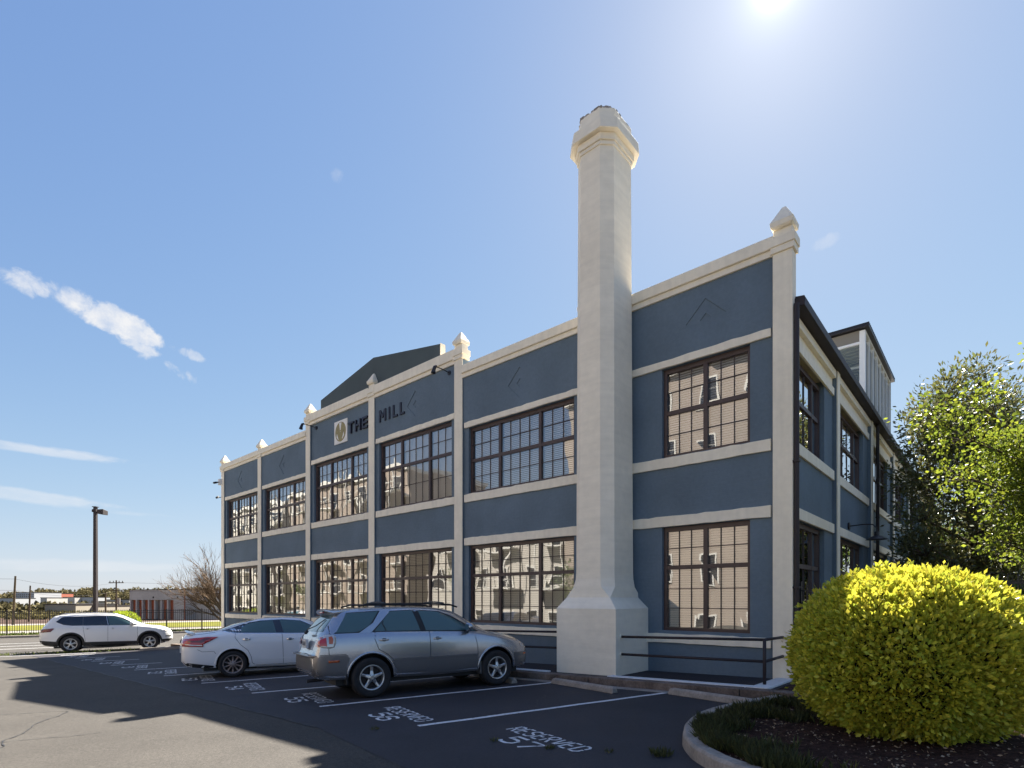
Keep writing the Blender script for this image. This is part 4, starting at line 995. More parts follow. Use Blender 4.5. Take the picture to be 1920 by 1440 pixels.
# ---------------- white sedan
r = place_car('parked_sedan', -6.95, 13.53, 2.775, 1.60, 'white four-door sedan with red wrap-around tail lamps and small boot spoiler')
spec = dict(x=(-2.47, 2.39), wb=2.775, arch=.375, tr=.325, tw=.215, rim=.222, track=1.60,
  zb=[(-2.47, .42), (-2.35, .30), (-2.0, .25), (-1.3, .22), (0, .20), (1.3, .22), (2.0, .22), (2.3, .27), (2.39, .36)],
  zs=[(-2.47, .86), (-2.3, .98), (-1.9, 1.04), (-1.2, 1.06), (0, 1.0), (.9, .95), (1.3, .92), (1.8, .82), (2.2, .70), (2.39, .55)],
  zt=[(-2.47, .90), (-2.44, .98), (-2.38, 1.06), (-2.2, 1.11), (-1.95, 1.135), (-1.75, 1.15), (-1.3, 1.30), (-.9, 1.41), (-.5, 1.468), (0, 1.475), (.3, 1.45), (.7, 1.31), (1.15, 1.08), (1.3, 1.02), (1.8, .93), (2.15, .80), (2.3, .70), (2.39, .58)],
  w=[(-2.47, .62), (-2.40, .74), (-2.15, .85), (-1.6, .905), (-.8, .915), (0, .91), (1.3, .905), (1.9, .87), (2.2, .74), (2.34, .58), (2.39, .45)],
  wr=[(-2.47, .5), (-2.0, .62), (-1.5, .60), (-.8, .62), (0, .62), (.6, .63), (1.2, .66), (2.0, .55), (2.39, .4)])
T = Car(r, spec, M['wpaint']); T.rimm = M['alloyd']; T.wheels((10, .04, .035, 0))
T.patch('window_surround', [(-1.66, 1.155), (-1.42, 1.22), (-1.05, 1.345), (-.70, 1.40), (-.2, 1.42), (.25, 1.385), (.6, 1.23), (.95, 1.02), (.0, 1.035), (-1.1, 1.075), (-1.35, 1.085)], M['chrome'], .0015)
T.patch('window_trim', [(-1.61, 1.152), (-1.40, 1.21), (-1.05, 1.335), (-.70, 1.388), (-.2, 1.408), (.25, 1.372), (.58, 1.22), (.90, 1.03), (.0, 1.05), (-1.1, 1.09), (-1.33, 1.098)], M['carglass_d'], .003)
T.patch('rear_door_window', [(-1.20, 1.11), (-1.17, 1.22), (-1.02, 1.31), (-.68, 1.37), (-.43, 1.385), (-.38, 1.075)], M['carglass'], .006)
T.patch('front_door_window', [(-.20, 1.07), (-.26, 1.39), (.22, 1.36), (.50, 1.22), (.78, 1.05)], M['carglass'], .006)
T.patch('rear_window', [(-1.72, -.52), (-1.72, .52), (-.85, .5), (-.85, -.5)], M['carglass_d'], .004, 'T', mirror=False)
T.patch('windscreen', [(.36, -.52), (.36, .52), (1.12, .6), (1.12, -.6)], M['carglass'], .004, 'T', mirror=False)
T.seam('door_seam', [(-1.32, 1.10), (-1.34, .98), (-1.22, .80), (-1.05, .65), (-.98, .50), (-.95, .33), (-.86, .27), (-.22, .27), (-.24, 1.04)], .009)
T.seam('door_seam', [(-.22, .27), (.86, .27), (.90, .60), (.82, .98)], .009)
T.seam('body_crease', [(-.93, .42), (-.25, .425), (.82, .42)], .012, M['wpaint2'], .006)
T.seam('bumper_seam', [(-2.15, .72), (-2.05, .66), (-1.80, .66), (-1.76, .60)], .008)
T.seam('boot_seam', [(-2.30, 1.06), (-2.05, 1.08), (-1.75, 1.12)], .007)
T.patch('tail_lamp', [(-2.455, .80), (-2.02, .775), (-2.02, .84), (-1.70, 1.005), (-1.95, 1.01), (-2.30, .98), (-2.44, .92)], M['red'], .010, thick=.010)
T.patch('tail_lamp_strip', [(-2.40, .83), (-2.04, .80), (-2.04, .815), (-2.38, .85)], M['lens'], .024)
T.patch('tail_lamp_dark_panel', [(-2.34, .90), (-2.05, .88), (-1.85, .985), (-2.0, .985), (-2.1, .93), (-2.33, .93)], M['reddark'], .022)  # darker red panel within the lamp
for sg in (-1, 1): T.patch('tail_lamp_rear', [(sg*.74, .82), (sg*.48, .84), (sg*.5, .97), (sg*.72, .98)], M['red'], .012, 'B', mirror=False)
T.patch('rear_diffuser', [(-2.44, .43), (-2.35, .31), (-1.80, .24), (-1.80, .31), (-2.34, .40)], M['carblack'], .006)
T.patch('side_sill', [(-.95, .21), (.95, .21), (.95, .255), (-.95, .262)], M['wpaint2'], .010)
arch_lip(T, M['wpaint'], .02, .006, -2, 182)
T.handle(-1.08, .93, M['chrome']); T.handle(-.05, .90, M['chrome']); T.mirror(.62, 1.05, M['wpaint'])
rings = []
for y_ in np.linspace(-.60, .60, 13):
    c_ = .05*(y_/.6)**2; rings.append([(-2.18, y_, 1.135-c_), (-2.36+c_, y_, 1.175-c_), (-2.40+c_, y_, 1.165-c_), (-2.37+c_, y_, 1.145-c_), (-2.2, y_, 1.105-c_)])
MB().loft(rings).build('boot_spoiler', M['wpaint'], r, smooth=True, bevel=.004)
MB().box(-2.0, 1.9, -.7, .7, .17, .26).build('underbody', M['carblack'], r)
MB().box(-2.49, -2.455, -.16, .16, .62, .76).build('number_plate', M['plate'], r)
# ---------------- white large SUV
r = place_car('parked_large_suv', -20.03, 24.7, 2.98, 1.70, 'large white three-row SUV with black arches parked farthest away by the fence')
spec = dict(x=(-2.60, 2.44), wb=2.98, arch=.44, tr=.385, tw=.24, rim=.24, track=1.70,
  zb=[(-2.60, .50), (-2.45, .36), (-2.0, .27), (0, .23), (1.6, .25), (2.2, .32), (2.44, .45)],
  zs=[(-2.60, .98), (-2.4, 1.16), (-2.0, 1.20), (0, 1.18), (1.0, 1.15), (1.5, 1.10), (2.0, 1.0), (2.3, .85), (2.44, .7)],
  zt=[(-2.60, 1.0), (-2.55, 1.08), (-2.46, 1.24), (-2.20, 1.58), (-2.05, 1.68), (-1.5, 1.74), (-.5, 1.76), (0, 1.745), (.3, 1.70), (.75, 1.50), (1.25, 1.25), (1.4, 1.20), (1.9, 1.14), (2.2, 1.04), (2.36, .92), (2.44, .75)],
  w=[(-2.60, .76), (-2.5, .88), (-2.2, .95), (-1.4, .985), (0, .985), (1.5, .98), (2.0, .93), (2.25, .80), (2.4, .62), (2.44, .5)],
  wr=[(-2.6, .6), (-2.1, .70), (-1, .74), (.2, .74), (1.0, .74), (2.0, .62), (2.44, .45)])
T = Car(r, spec, M['wpaint2']); T.rimm = M['alloy']; T.wheels((5, .045, .04, .19))
T.patch('window_trim', [(-2.03, 1.40), (-1.80, 1.62), (-.5, 1.655), (.10, 1.64), (.42, 1.54), (.75, 1.36), (1.02, 1.19), (-1.45, 1.215), (-1.75, 1.26)], M['carglass_d'], .002)
T.patch('front_door_window', [(-.06, 1.21), (-.16, 1.625), (.12, 1.61), (.38, 1.51), (.68, 1.34), (.84, 1.215)], M['carglass'], .006)
T.patch('rear_door_window', [(-1.00, 1.225), (-1.02, 1.62), (-.24, 1.63), (-.17, 1.215)], M['carglass_d'], .006)
T.patch('quarter_window', [(-1.08, 1.23), (-1.10, 1.615), (-1.75, 1.60), (-1.96, 1.41), (-1.72, 1.275), (-1.45, 1.235)], M['carglass_d'], .006)
T.seam('window_divider', [(-1.05, 1.225), (-1.06, 1.62)], .016, M['greycl'], .009); T.seam('window_divider', [(-.12, 1.215), (-.20, 1.63)], .02, M['alloy'], .009)
T.patch('windscreen', [(.36, -.6), (.36, .6), (1.22, .68), (1.22, -.68)], M['carglass'], .004, 'T', mirror=False)
T.patch('rear_window', [(-.6, 1.28), (.6, 1.28), (.55, 1.60), (-.55, 1.60)], M['carglass_d'], .004, 'B', mirror=False)
T.patch('lower_cladding', [(-1.05, .25), (1.05, .25), (1.05, .44), (-1.05, .46)], M['carblack'], .008)
T.patch('rear_cladding', [(-2.58, .52), (-2.4, .36), (-1.95, .29), (-1.92, .50), (-2.58, .58)], M['carblack'], .008)
T.patch('front_cladding', [(1.95, .30), (2.2, .33), (2.40, .46), (2.38, .50), (1.95, .48)], M['carblack'], .008)
arch_lip(T, M['carblack'], .075, .012, -12, 192)
T.seam('door_seam', [(-1.05, 1.20), (-1.02, .95), (-.95, .46)], .010); T.seam('door_seam', [(-.13, 1.2), (-.13, .46)], .010); T.seam('door_seam', [(1.0, 1.16), (1.02, .46)], .010)
T.seam('body_crease', [(-1.86, 1.02), (-1.7, 1.08), (-1.3, 1.09), (-1.0, 1.03)], .016, M['wpaint'], .010)
T.patch('tail_lamp', [(-2.54, .93), (-2.18, .96), (-2.06, 1.10), (-2.12, 1.11), (-2.52, 1.07)], M['reddark'], .012, thick=.01)
T.patch('headlamp', [(1.98, 1.0), (2.12, .88), (2.36, .84), (2.33, .92), (2.16, 1.0)], M['lens'], .012)
T.patch('fog_lamp_trim', [(2.12, .60), (2.38, .62), (2.36, .66), (2.15, .65)], M['carblack'], .012)
T.handle(-.88, 1.06, M['wpaint2']); T.handle(.06, 1.05, M['wpaint2']); T.mirror(.80, 1.25, M['wpaint2'], 1.15)
for sg in (-1, 1):
    MB().tube([(-1.9, sg*.66, 1.70), (-1.7, sg*.66, 1.77), (-.5, sg*.66, 1.80), (.1, sg*.66, 1.76), (.2, sg*.66, 1.71)], .018, 8).build('roof_rail', M['alloy'], r, smooth=True)
MB().box(-2.1, 1.9, -.8, .8, .2, .3).build('underbody', M['carblack'], r)
# ================================================================== PLANTS
def leaf_mesh(name, C, D, size, m, parent=None, width=.48, kind='stuff', fold=.25, jit=.35):
    """C centres (N,3), D growth directions (N,3): one folded leaf each"""
    N = len(C); D = D/np.linalg.norm(D, axis=1, keepdims=True)
    A = rng.normal(size=(N, 3)); S = np.cross(D, A); S /= np.linalg.norm(S, axis=1, keepdims=True); U = np.cross(S, D)
    L = (size*(1+jit*rng.uniform(-1, 1, N)))[:, None]; Wd = L*width
    tip = C+D*L; mid = C+D*L*.5+U*L*.06
    v = np.stack([C, mid+S*Wd*.5-U*L*fold*.3, tip-U*L*.1, mid-S*Wd*.5-U*L*fold*.3], 1).reshape(-1, 3)
    me = bpy.data.meshes.new(name); me.vertices.add(4*N); me.vertices.foreach_set('co', v.astype(np.float32).ravel())
    b = (np.arange(N)*4)[:, None]; f = np.concatenate([b+np.array([[0, 1, 2]]), b+np.array([[0, 2, 3]])], 1).reshape(-1)
    me.loops.add(6*N); me.loops.foreach_set('vertex_index', f.astype(np.int32)); me.polygons.add(2*N)
    me.polygons.foreach_set('loop_start', (np.arange(2*N)*3).astype(np.int32)); me.update(calc_edges=True)
    at = me.attributes.new('rnd', 'FLOAT', 'FACE'); at.data.foreach_set('value', np.repeat(rng.uniform(0, 1, N), 2).astype(np.float32))
    me.materials.append(m); o = bpy.data.objects.new(name, me); COL.objects.link(o); o.parent = parent
    if kind: o['kind'] = kind
    return o
def unit(n): a = rng.normal(size=(n, 3)); return a/np.linalg.norm(a, axis=1, keepdims=True)
def bush(name, cx, cy, zc, rx_, ry_, rz_, n, size, m, label, cat, core=.82, lump=.05, up=.5, sprigs=0):
    o = empty(name, (cx, cy, gz(cx, cy)+.1)); tag(o, label, cat)
    z0 = EYE+zc-o.location.z
    ph_ = rng.uniform(0, 6, 6)
    def rad(d):
        a = np.arctan2(d[:, 1], d[:, 0]); e = np.arcsin(np.clip(d[:, 2], -1, 1))
        r = 1+lump*(np.sin(3*a+ph_[0])*np.cos(2*e+ph_[1])+.7*np.sin(7*a+ph_[2]+3*e)+.5*np.sin(11*a+ph_[3])*np.sin(9*e+ph_[4]))
        p = 2.2; k = (np.abs(d[:, 0])**p+np.abs(d[:, 1])**p+np.abs(d[:, 2])**p)**(-1/p); return r*k
    d = unit(n); r = rad(d)*(1+rng.normal(-.03, .036, n)+(rng.uniform(0, 1, n) > .985)*rng.uniform(.02, .09, n))
    sc_ = np.array([rx_, ry_, rz_]); C = d*r[:, None]*sc_+np.array([0, 0, z0])
    k = C[:, 2] > -.02; C = C[k]; d = d[k]
    D = d*1.0+rng.normal(0, .55, C.shape)+np.array([0, 0, up])
    leaf_mesh('foliage', C, D, size, m, o, width=.58)
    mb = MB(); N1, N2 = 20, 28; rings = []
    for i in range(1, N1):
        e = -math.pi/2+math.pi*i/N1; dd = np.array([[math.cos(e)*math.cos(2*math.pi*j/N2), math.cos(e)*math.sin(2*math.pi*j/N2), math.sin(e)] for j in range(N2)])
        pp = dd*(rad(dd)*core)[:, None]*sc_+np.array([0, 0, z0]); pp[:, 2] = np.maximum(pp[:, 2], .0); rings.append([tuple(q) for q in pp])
    mb.loft(rings); mb.build('dark_core', M['core'], o, kind='stuff')  # opaque core; the shade inside the shrub is put into its dark colour
    if sprigs is not None and sprigs:
        mb = MB(); Cs = []; Ds = []
        for (u, v_, hgt) in sprigs:
            dd = np.array([[u, v_, math.sqrt(max(0, 1-u*u-v_*v_))]]); b_ = (dd*rad(dd)[:, None]*sc_)[0]+np.array([0, 0, z0])
            t_ = b_+np.array([rng.uniform(-.02, .02), rng.uniform(-.02, .02), hgt]); mb.tube([tuple(b_-[0, 0, .1]), tuple(t_)], .004, 5)
            for k_ in range(9):
                Cs.append(b_+(t_-b_)*(.3+.7*k_/8)); a = k_*2.4; Ds.append([math.cos(a), math.sin(a), .9])
        mb.build('sprig_stem', M['core'], o); leaf_mesh('sprig_leaves', np.array(Cs), np.array(Ds), size*1.15, m, o)
    return o
M['core'] = mat('dark_core_and_stems', (.035, .032, .012), .9, noise=[(9, .5, 1.5)], spec=.05)  # dark for the shaded shrub core, shared by the sprig stems
bush('rounded_shrub', 4.40, 6.08, -.64, 1.10, 1.08, .91, 62000, .058, M['leaf_y'], 'big clipped round shrub with golden yellow leaves on the mulch island', 'shrub', .85, .048, .45,
     sprigs=[(-.6, -.5, .08), (-.8, -.3, .07), (.1, -.35, .07), (.55, -.3, .08), (-.15, .05, .1), (.3, .2, .1), (-.42, -.05, .13), (-.32, -.1, .12), (-.02, .1, .15), (.2, 0, .14), (.42, .1, .16), (.83, .1, .1)])
# ---- planted island: kerb ring, mulch, grass tufts, litter
ip = [(4.1, 8.55), (3.35, 8.02), (2.75, 7.55), (2.36, 7.08), (2.10, 6.62), (1.90, 6.12), (1.80, 5.66), (1.79, 5.24), (1.86, 4.86), (2.02, 4.46), (2.3, 4.02), (2.75, 3.55), (3.4, 3.0), (4.4, 2.3)]
def smooth_path(p, n=2):
    for _ in range(n):
        q = [p[0]]
        for a, b in zip(p, p[1:]): q += [(a[0]*.75+b[0]*.25, a[1]*.75+b[1]*.25), (a[0]*.25+b[0]*.75, a[1]*.25+b[1]*.75)]
        p = q+[p[-1]]
    return p
ip = smooth_path(ip); inner = []
rings = []
for i, p in enumerate(ip):
    a = Vector(ip[max(i-1, 0)]); b = Vector(ip[min(i+1, len(ip)-1)]); d = (b-a).normalized(); nr = Vector((-d.y, d.x))   # points into the island
    P_ = Vector(p); q = P_+nr*.165; inner.append((q.x, q.y)); g = gz(*p)
    wob = .006*math.sin(i*1.3)
    rings.append([(p[0], p[1], g-.1), (p[0]+nr.x*(.012+wob), p[1]+nr.y*(.012+wob), g+.12), (p[0]+nr.x*.035, p[1]+nr.y*.035, g+.148), (q.x-nr.x*.015, q.y-nr.y*.015, g+.150+wob*.5), (q.x, q.y, g+.135), (q.x, q.y, g-.1)])
isl = MB().loft(rings).build('island_kerb', M['conc'], kind='structure', bevel=.006)
far_in = [(9.5, 2.0), (12.5, 6.0), sq(-6.0, .1), sq(.0, .1), sq(-.02, 1.55), sq(-.9, 1.62)]
mul_poly = inner+far_in
# mulch surface, slightly mounded
poly = [Vector(p) for p in mul_poly]; nP = len(poly); ins = [Vector((x, y)) for x in np.arange(1.9, 12, .22) for y in np.arange(2, 14, .22)]
r_ = delaunay_2d_cdt(poly+ins, [(i, (i+1) % nP) for i in range(nP)], [], 1, 1e-5)
mb = MB(); mb.add([(v.x, v.y, gz(v.x, v.y)+.115+.02*math.sin(v.x*3.1)*math.sin(v.y*2.7)+rng.uniform(-.006, .006)) for v in r_[0]], [tuple(f) for f in r_[2]])
mulch = mb.build('mulch_bed', M['mulch'], kind='structure', smooth=True)
for p in mulch.data.polygons:
    if p.normal.z < 0: p.flip()
def inside(x, y, pl):
    c = False; j = len(pl)-1
    for i in range(len(pl)):
        if (pl[i][1] > y) != (pl[j][1] > y) and x < (pl[j][0]-pl[i][0])*(y-pl[i][1])/(pl[j][1]-pl[i][1])+pl[i][0]: c = not c
        j = i
    return c
def tuft(C, D, cx, cy, z, n, rad_, h):
    for _ in range(n):
        a = rng.uniform(0, 2*math.pi); r0 = rad_*math.sqrt(rng.uniform(0, 1)); C.append((cx+r0*math.cos(a), cy+r0*math.sin(a), z)); D.append((math.cos(a)*.45+rng.normal(0, .2), math.sin(a)*.45+rng.normal(0, .2), 1.0))
C_, D_ = [], []
for k in range(2600):
    # grass gathers near the kerb and toward the building
    f = rng.uniform(0, 1); i = int(f*(len(inner)-1)); bx_, by_ = inner[i]; off = abs(rng.normal(0, .28))+.03
    ax_ = bx_+off*1.0*rng.uniform(.4, 1)+(.9*rng.uniform(0, 1) if i < len(inner)*.3 else 0); ay_ = by_-off*.1+rng.uniform(-.1, .1)-(.3*rng.uniform(0, 1) if i < len(inner)*.3 else 0)
    if math.sin(ax_*5.3+1)*math.sin(ay_*4.1) < -.25: continue
    if inside(ax_, ay_, inner+[(9.5, 2.0), (12, 6)]): tuft(C_, D_, ax_, ay_, gz(ax_, ay_)+.11, 9, .035, .1)
g = leaf_mesh('island_grass', np.array(C_), np.array(D_), .115, M['blade'], None, width=.055, fold=0, jit=.5); tag(g, 'short dark green grass growing round the edge of the mulch island', 'grass')
n = 2600; xs_ = rng.uniform(1.95, 7, n*2); ys_ = rng.uniform(2.5, 8, n*2); k = [inside(a, b, mul_poly) for a, b in zip(xs_, ys_)]; xs_ = xs_[k][:n]; ys_ = ys_[k][:n]
z_ = np.array([gz(a, b)+.125+.012*rng.uniform() for a, b in zip(xs_, ys_)])
lt = leaf_mesh('fallen_leaves', np.stack([xs_, ys_, z_], 1), np.stack([rng.normal(size=len(xs_)), rng.normal(size=len(xs_)), np.full(len(xs_), .18)], 1), .032, M['litter'], None, width=.5, fold=.1); tag(lt, 'dry fallen leaves and chips scattered over the dark mulch', 'leaf litter')
for (u_, v_, n_, rr_, lab) in ((1240, 1417, 150, .10, 'small green weed tuft on the asphalt left of the island kerb'), (1030, 1405, 60, .05, 'tiny weed sprouting just below the digits of the nearest stall'), (928, 1391, 40, .05, 'tiny weed beside the left digit of the nearest stall'), (703, 1369, 40, .05, 'faint weed in the asphalt below the next stall number'), (1142, 1412, 30, .04, 'tiny dry weed at the end of the nearest lettering'), (1500, 1470, 40, .05, '')):
    if not lab: continue
    uu = (u_-960)/1020; w_ = (v_-1123)/1020; zz = 1.495/(w_-.0253+.0161*uu); x, y = uu*zz, zz; C_, D_ = [], []
    tuft(C_, D_, 0, 0, 0, n_, rr_, .1); o = leaf_mesh('weed_tuft', np.array(C_), np.array(D_)+rng.normal(0, .35, (n_, 3))*[1, 1, 0], .075 if n_ > 100 else .045, M['blade'], None, width=.12, fold=0); o.location = (x, y, gz(x, y)+.004); tag(o, lab, 'weed', 'weeds growing in the asphalt', 'thing')
# ---- leafy trees
def tree(name, base, clumps, trunk_r, leaf, size, per, label, bark='bark', width=.45, up=.3, spread=1.0, twig=True, drop_=0):
    bx_, by_ = base; g0 = gz(bx_, by_); o = empty(name, (bx_, by_, g0)); tag(o, label, 'tree')
    cl = [(np.array([x-bx_, y-by_, EYE+h-g0]), r) for x, y, h, r in clumps]
    top = max(c[0][2] for c in cl)
    mb = MB(); hN = 7; tp = [(0.12*math.sin(i*.9), .1*math.sin(i*1.4+1), top*.92*i/hN) for i in range(hN+1)]
    mb.tube(tp, [trunk_r*(1-.85*i/hN) for i in range(hN+1)], 10); mb.build('trunk', M[bark], o, smooth=True)
    lb = MB()
    for c, r in cl:
        h0 = max(.25*top, min(c[2]-r*.3-.25*np.linalg.norm(c[:2]), top*.85)); f = h0/(top*.92)*hN; i = min(int(f), hN-1); st_ = np.array(tp[i])+(np.array(tp[i+1])-np.array(tp[i]))*(f-i)
        mid = (st_+c)/2+rng.normal(0, .12, 3)+np.array([0, 0, -.1]); R0 = trunk_r*(1-.85*f/hN)*.45
        lb.tube([tuple(st_), tuple(mid), tuple(c)], [R0, R0*.65, R0*.28], 6)
        for _ in range(9):
            e = c+unit(1)[0]*r*.85; m2 = (c+e)/2+rng.normal(0, .06, 3); lb.tube([tuple(mid*.3+c*.7), tuple(m2), tuple(e)], [R0*.3, R0*.18, .004], 4)
    lb.build('branches', M[bark], o, kind='stuff', smooth=True)
    Cs, Ds = [], []
    for c, r in cl:
        n = int(per*(r**2.2)); nt = max(5, n//9)         # twig tips, each with a spray of leaves
        d = unit(nt); rr = r*rng.uniform(.35, 1, nt)**.6*(1+.22*rng.normal(size=nt)); tips = c+d*rr[:, None]*np.array([1, 1, .8])
        idx = rng.integers(0, nt, n); off = rng.normal(0, size*1.15*spread, (n, 3)); P__ = tips[idx]+off
        Cs.append(P__); Ds.append(off/size*.6+rng.normal(0, .6, (n, 3))+d[idx]*.6+np.array([0, 0, up-drop_]))
    leaf_mesh('crown', np.concatenate(Cs), np.concatenate(Ds), size, leaf, o, width=width); return o
def clump_cloud(cx, cy, h, rx_, ry_, rz_, n, r0, r1):
    out = []
    for _ in range(n):
        d = unit(1)[0]*rng.uniform(.25, 1)**.5; out.append((cx+d[0]*rx_, cy+d[1]*ry_, h+d[2]*rz_, rng.uniform(r0, r1)))
    return out
mg = clump_cloud(14.0, 16.6, 3.0, 1.9, 1.8, 3.7, 48, .55, .9)+[(12.0, 15.8, 1.6, .5), (12.3, 15.2, .9, .45), (12.2, 16.0, 3.2, .45), (14.3, 16.6, 6.9, .6), (13.3, 16.4, 6.5, .5), (15.2, 17, 6.2, .6), (11.9, 15.9, 4.4, .5), (11.75, 15.7, 2.4, .5), (11.6, 15.6, 1.4, .45), (12.1, 15.9, 3.6, .5), (12.6, 16, 5.4, .55), (12.9, 16.1, 6.2, .5)]
tree('broadleaf_tree', (14.1, 16.7), mg, .20, M['leaf_d'], .14, 1350, 'dark glossy-leaved evergreen tree rising behind the fence beside the side wall', width=.38, up=.5)
mp = clump_cloud(10.5, 9.9, 2.1, 1.8, 1.4, 1.45, 40, .32, .55)+[(7.55, 9.9, 3.35, .30), (7.95, 9.8, 3.0, .38), (8.4, 9.8, 3.5, .38), (8.2, 10.0, 2.3, .32), (8.9, 9.9, 2.9, .45), (9.2, 10, 1.6, .4), (8.8, 9.8, 1.05, .35), (10.1, 10, 4.6, .45), (9.5, 9.7, 2.2, .5), (9.6, 9.9, .95, .4)]
tree('maple_tree', (11.4, 10.4), mp, .12, M['leaf_m'], .068, 3000, 'bright yellow-green maple reaching in from the right edge behind the shrub', width=.75, up=.1, spread=1.3)
tree('broadleaf_tree', (21, 23), clump_cloud(21, 23, 2.2, 2.6, 2.4, 2.6, 22, .7, 1.1), .16, M['leaf_g'], .17, 420, 'mid green tree seen low between the dark evergreen and the maple')
tree('broadleaf_tree', (28, 26.5), clump_cloud(28, 26.5, 2.6, 3.0, 2.6, 3.0, 24, .8, 1.2), .18, M['leaf_m'], .2, 330, 'sunlit light green tree behind the fence at the far right edge')
tree('broadleaf_tree', (24, 32), clump_cloud(24, 32, 2.5, 3.2, 2.6, 3.2, 22, .9, 1.3), .18, M['leaf_g'], .22, 260, 'distant green tree beyond the end of the side wall')
for (x, y, w_, lab) in ((12.6, 13.4, .9, 'dark low shrub behind the iron fence nearest the side wall'), (14.6, 14.2, 1.1, 'dark low shrub behind the iron fence under the evergreen'), (17.5, 15.2, 1.2, 'low green shrub behind the iron fence toward the right edge')):
    bush('hedge_shrub', x, y, -.75, w_, w_, .95, 7000, .09, M['leaf_g'], lab, 'shrub', .8, .09)
# shrub by the far kerb, seen through the white SUV's window
for px, zz, w_, lab in ((228, 29.5, .85, 'yellow-green shrub behind the bonnet of the far white SUV'),):
    bush('round_shrub', (px-960)/1020*zz, zz, -1.55, w_, w_, .85, 5200, .07, mat('lime_leaf', (.33, .40, .03), .5, transl=.45, vcol=.35), lab, 'shrub', .85)
# ---- bare tree by the far corner
def bare_tree(base, label):
    o = empty('bare_tree', (base[0], base[1], gz(*base))); tag(o, label, 'tree')
    tk = MB(); br = MB(); cnt = [0]
    def grow(p, d, L, r, dep):
        n = 4; pts = [p]; dd = d.copy()
        for i in range(n):
            dd = (dd+Vector(rng.normal(0, .09, 3))+Vector((0, 0, .035 if dep < 3 else .01))).normalized(); pts.append(pts[-1]+dd*L/n)
        (tk if dep == 0 else br).tube(pts, [max(.005, r*(1-.4*i/n)) for i in range(n+1)], 7 if dep < 2 else 4 if dep < 4 else 3, cap=False); cnt[0] += 1
        if dep >= 6: return
        kids = [6, 4, 4, 3, 3, 3][dep]
        for k in range(kids):
            a = rng.uniform(0, 2*math.pi); sp = (.60 if dep == 0 else .42)*rng.uniform(.5, 1.25)
            pe = dd.orthogonal().normalized(); pe = Matrix.Rotation(a+k*2*math.pi/kids, 3, dd) @ pe
            grow(pts[-1] if k < 2 else pts[rng.integers(2, n+1)], (dd*math.cos(sp)+pe*math.sin(sp)).normalized(), L*rng.uniform(.66, .86), r*.56, dep+1)
    grow(Vector((0, 0, -.2)), Vector((-.12, 0, 1)).normalized(), 1.5, .24, 0)
    for k in range(3):
        a = rng.uniform(0, 6.28); grow(Vector((-.1, 0, .9+.2*k)), Vector((-.85+.3*k, rng.uniform(-.5, .5), .45)).normalized(), 2.0, .1, 2)
    tk.build('trunk', M['barkpale'], o, smooth=True); br.build('branches', M['barkpale'], o, kind='stuff', smooth=True); return o
bt = bare_tree((-24.7, 47.2), 'leafless vase-shaped tree beyond the far left corner of the mill'); bt.scale = (1.02, 1.02, 1.02)
# ================================================================== FENCES, POLES
def iron_fence(name, p0, p1, h, gap, label, m, joined, post_every=2.4, rails=(.15, .86, .95), base_off=.15, gate=False, psize=.009, tip=True):
    p0 = Vector(p0); p1 = Vector(p1); L = (p1-p0).length; d = (p1-p0)/L; g0 = gz(*p0)
    o = empty(name, (p0.x, p0.y, g0), math.atan2(d.y, d.x)); tag(o, label, 'fence')
    def gl(x): q = p0+d*x; return gz(q.x, q.y)-g0+base_off
    pm = MB(); first = None; x = gap
    n = 0
    while x < L:
        z = gl(x)
        if joined:
            pm.box(x-psize, x+psize, -psize, psize, z+.06, z+h); 
        else:
            if first is None:
                q = MB(); q.box(-psize, psize, -psize, psize, .06, h-.03); q.loft([[(-psize, -psize, h-.03), (psize, -psize, h-.03), (psize, psize, h-.03), (-psize, psize, h-.03)], [(-.001, -.001, h+.03), (.001, -.001, h+.03), (.001, .001, h+.03), (-.001, .001, h+.03)]])
                first = q.build('picket', m, o); first.location = (x, 0, z)
            else: share(first, 'picket', o, (x, 0, z))
        x += gap
    if joined: pm.build('picket_row', m, o, kind='stuff')
    k = 0; x = 0; fp = None
    while x <= L+.01:
        if fp is None: q = MB(); q.box(-.032, .032, -.032, .032, -.3, h+.03); q.box(-.042, .042, -.042, .042, h+.031, h+.05); fp = q.build('post', m, o, bevel=.004); fp.location = (x, 0, gl(x))
        else: share(fp, 'post', o, (x, 0, gl(x)))
        nx = min(x+post_every, L)
        if nx-x > .3:
            for rr in rails:
                z0, z1 = gl(x)+h*rr, gl(nx)+h*rr
                MB().loft([[(x+.033, -.014, z0-.016), (x+.033, .014, z0-.016), (x+.033, .014, z0+.016), (x+.033, -.014, z0+.016)], [(nx-.033, -.014, z1-.016), (nx-.033, .014, z1-.016), (nx-.033, .014, z1+.016), (nx-.033, -.014, z1+.016)]]).build('rail', m, o)
        x += post_every
    return o
iron_fence('iron_fence', (-47.5, 34.0), (-19.6, 47.1), 1.72, .135, 'black iron picket fence along the far side of the parking lot', M['black'], True, 2.45, psize=.015)
iron_fence('iron_fence', sq(-.02, -.22), sq(-7.4, -.22), 1.86, .118, 'dark iron picket fence running right from the mill corner behind the golden shrub', M['black'], False, 2.0, rails=(.08, .80, .93), base_off=.1)
iron_fence('iron_fence', sq(-2.3, -3.2), sq(-12, -3.9), 1.9, .13, 'second iron fence farther back under the trees on the right', M['black'], True, 2.4)
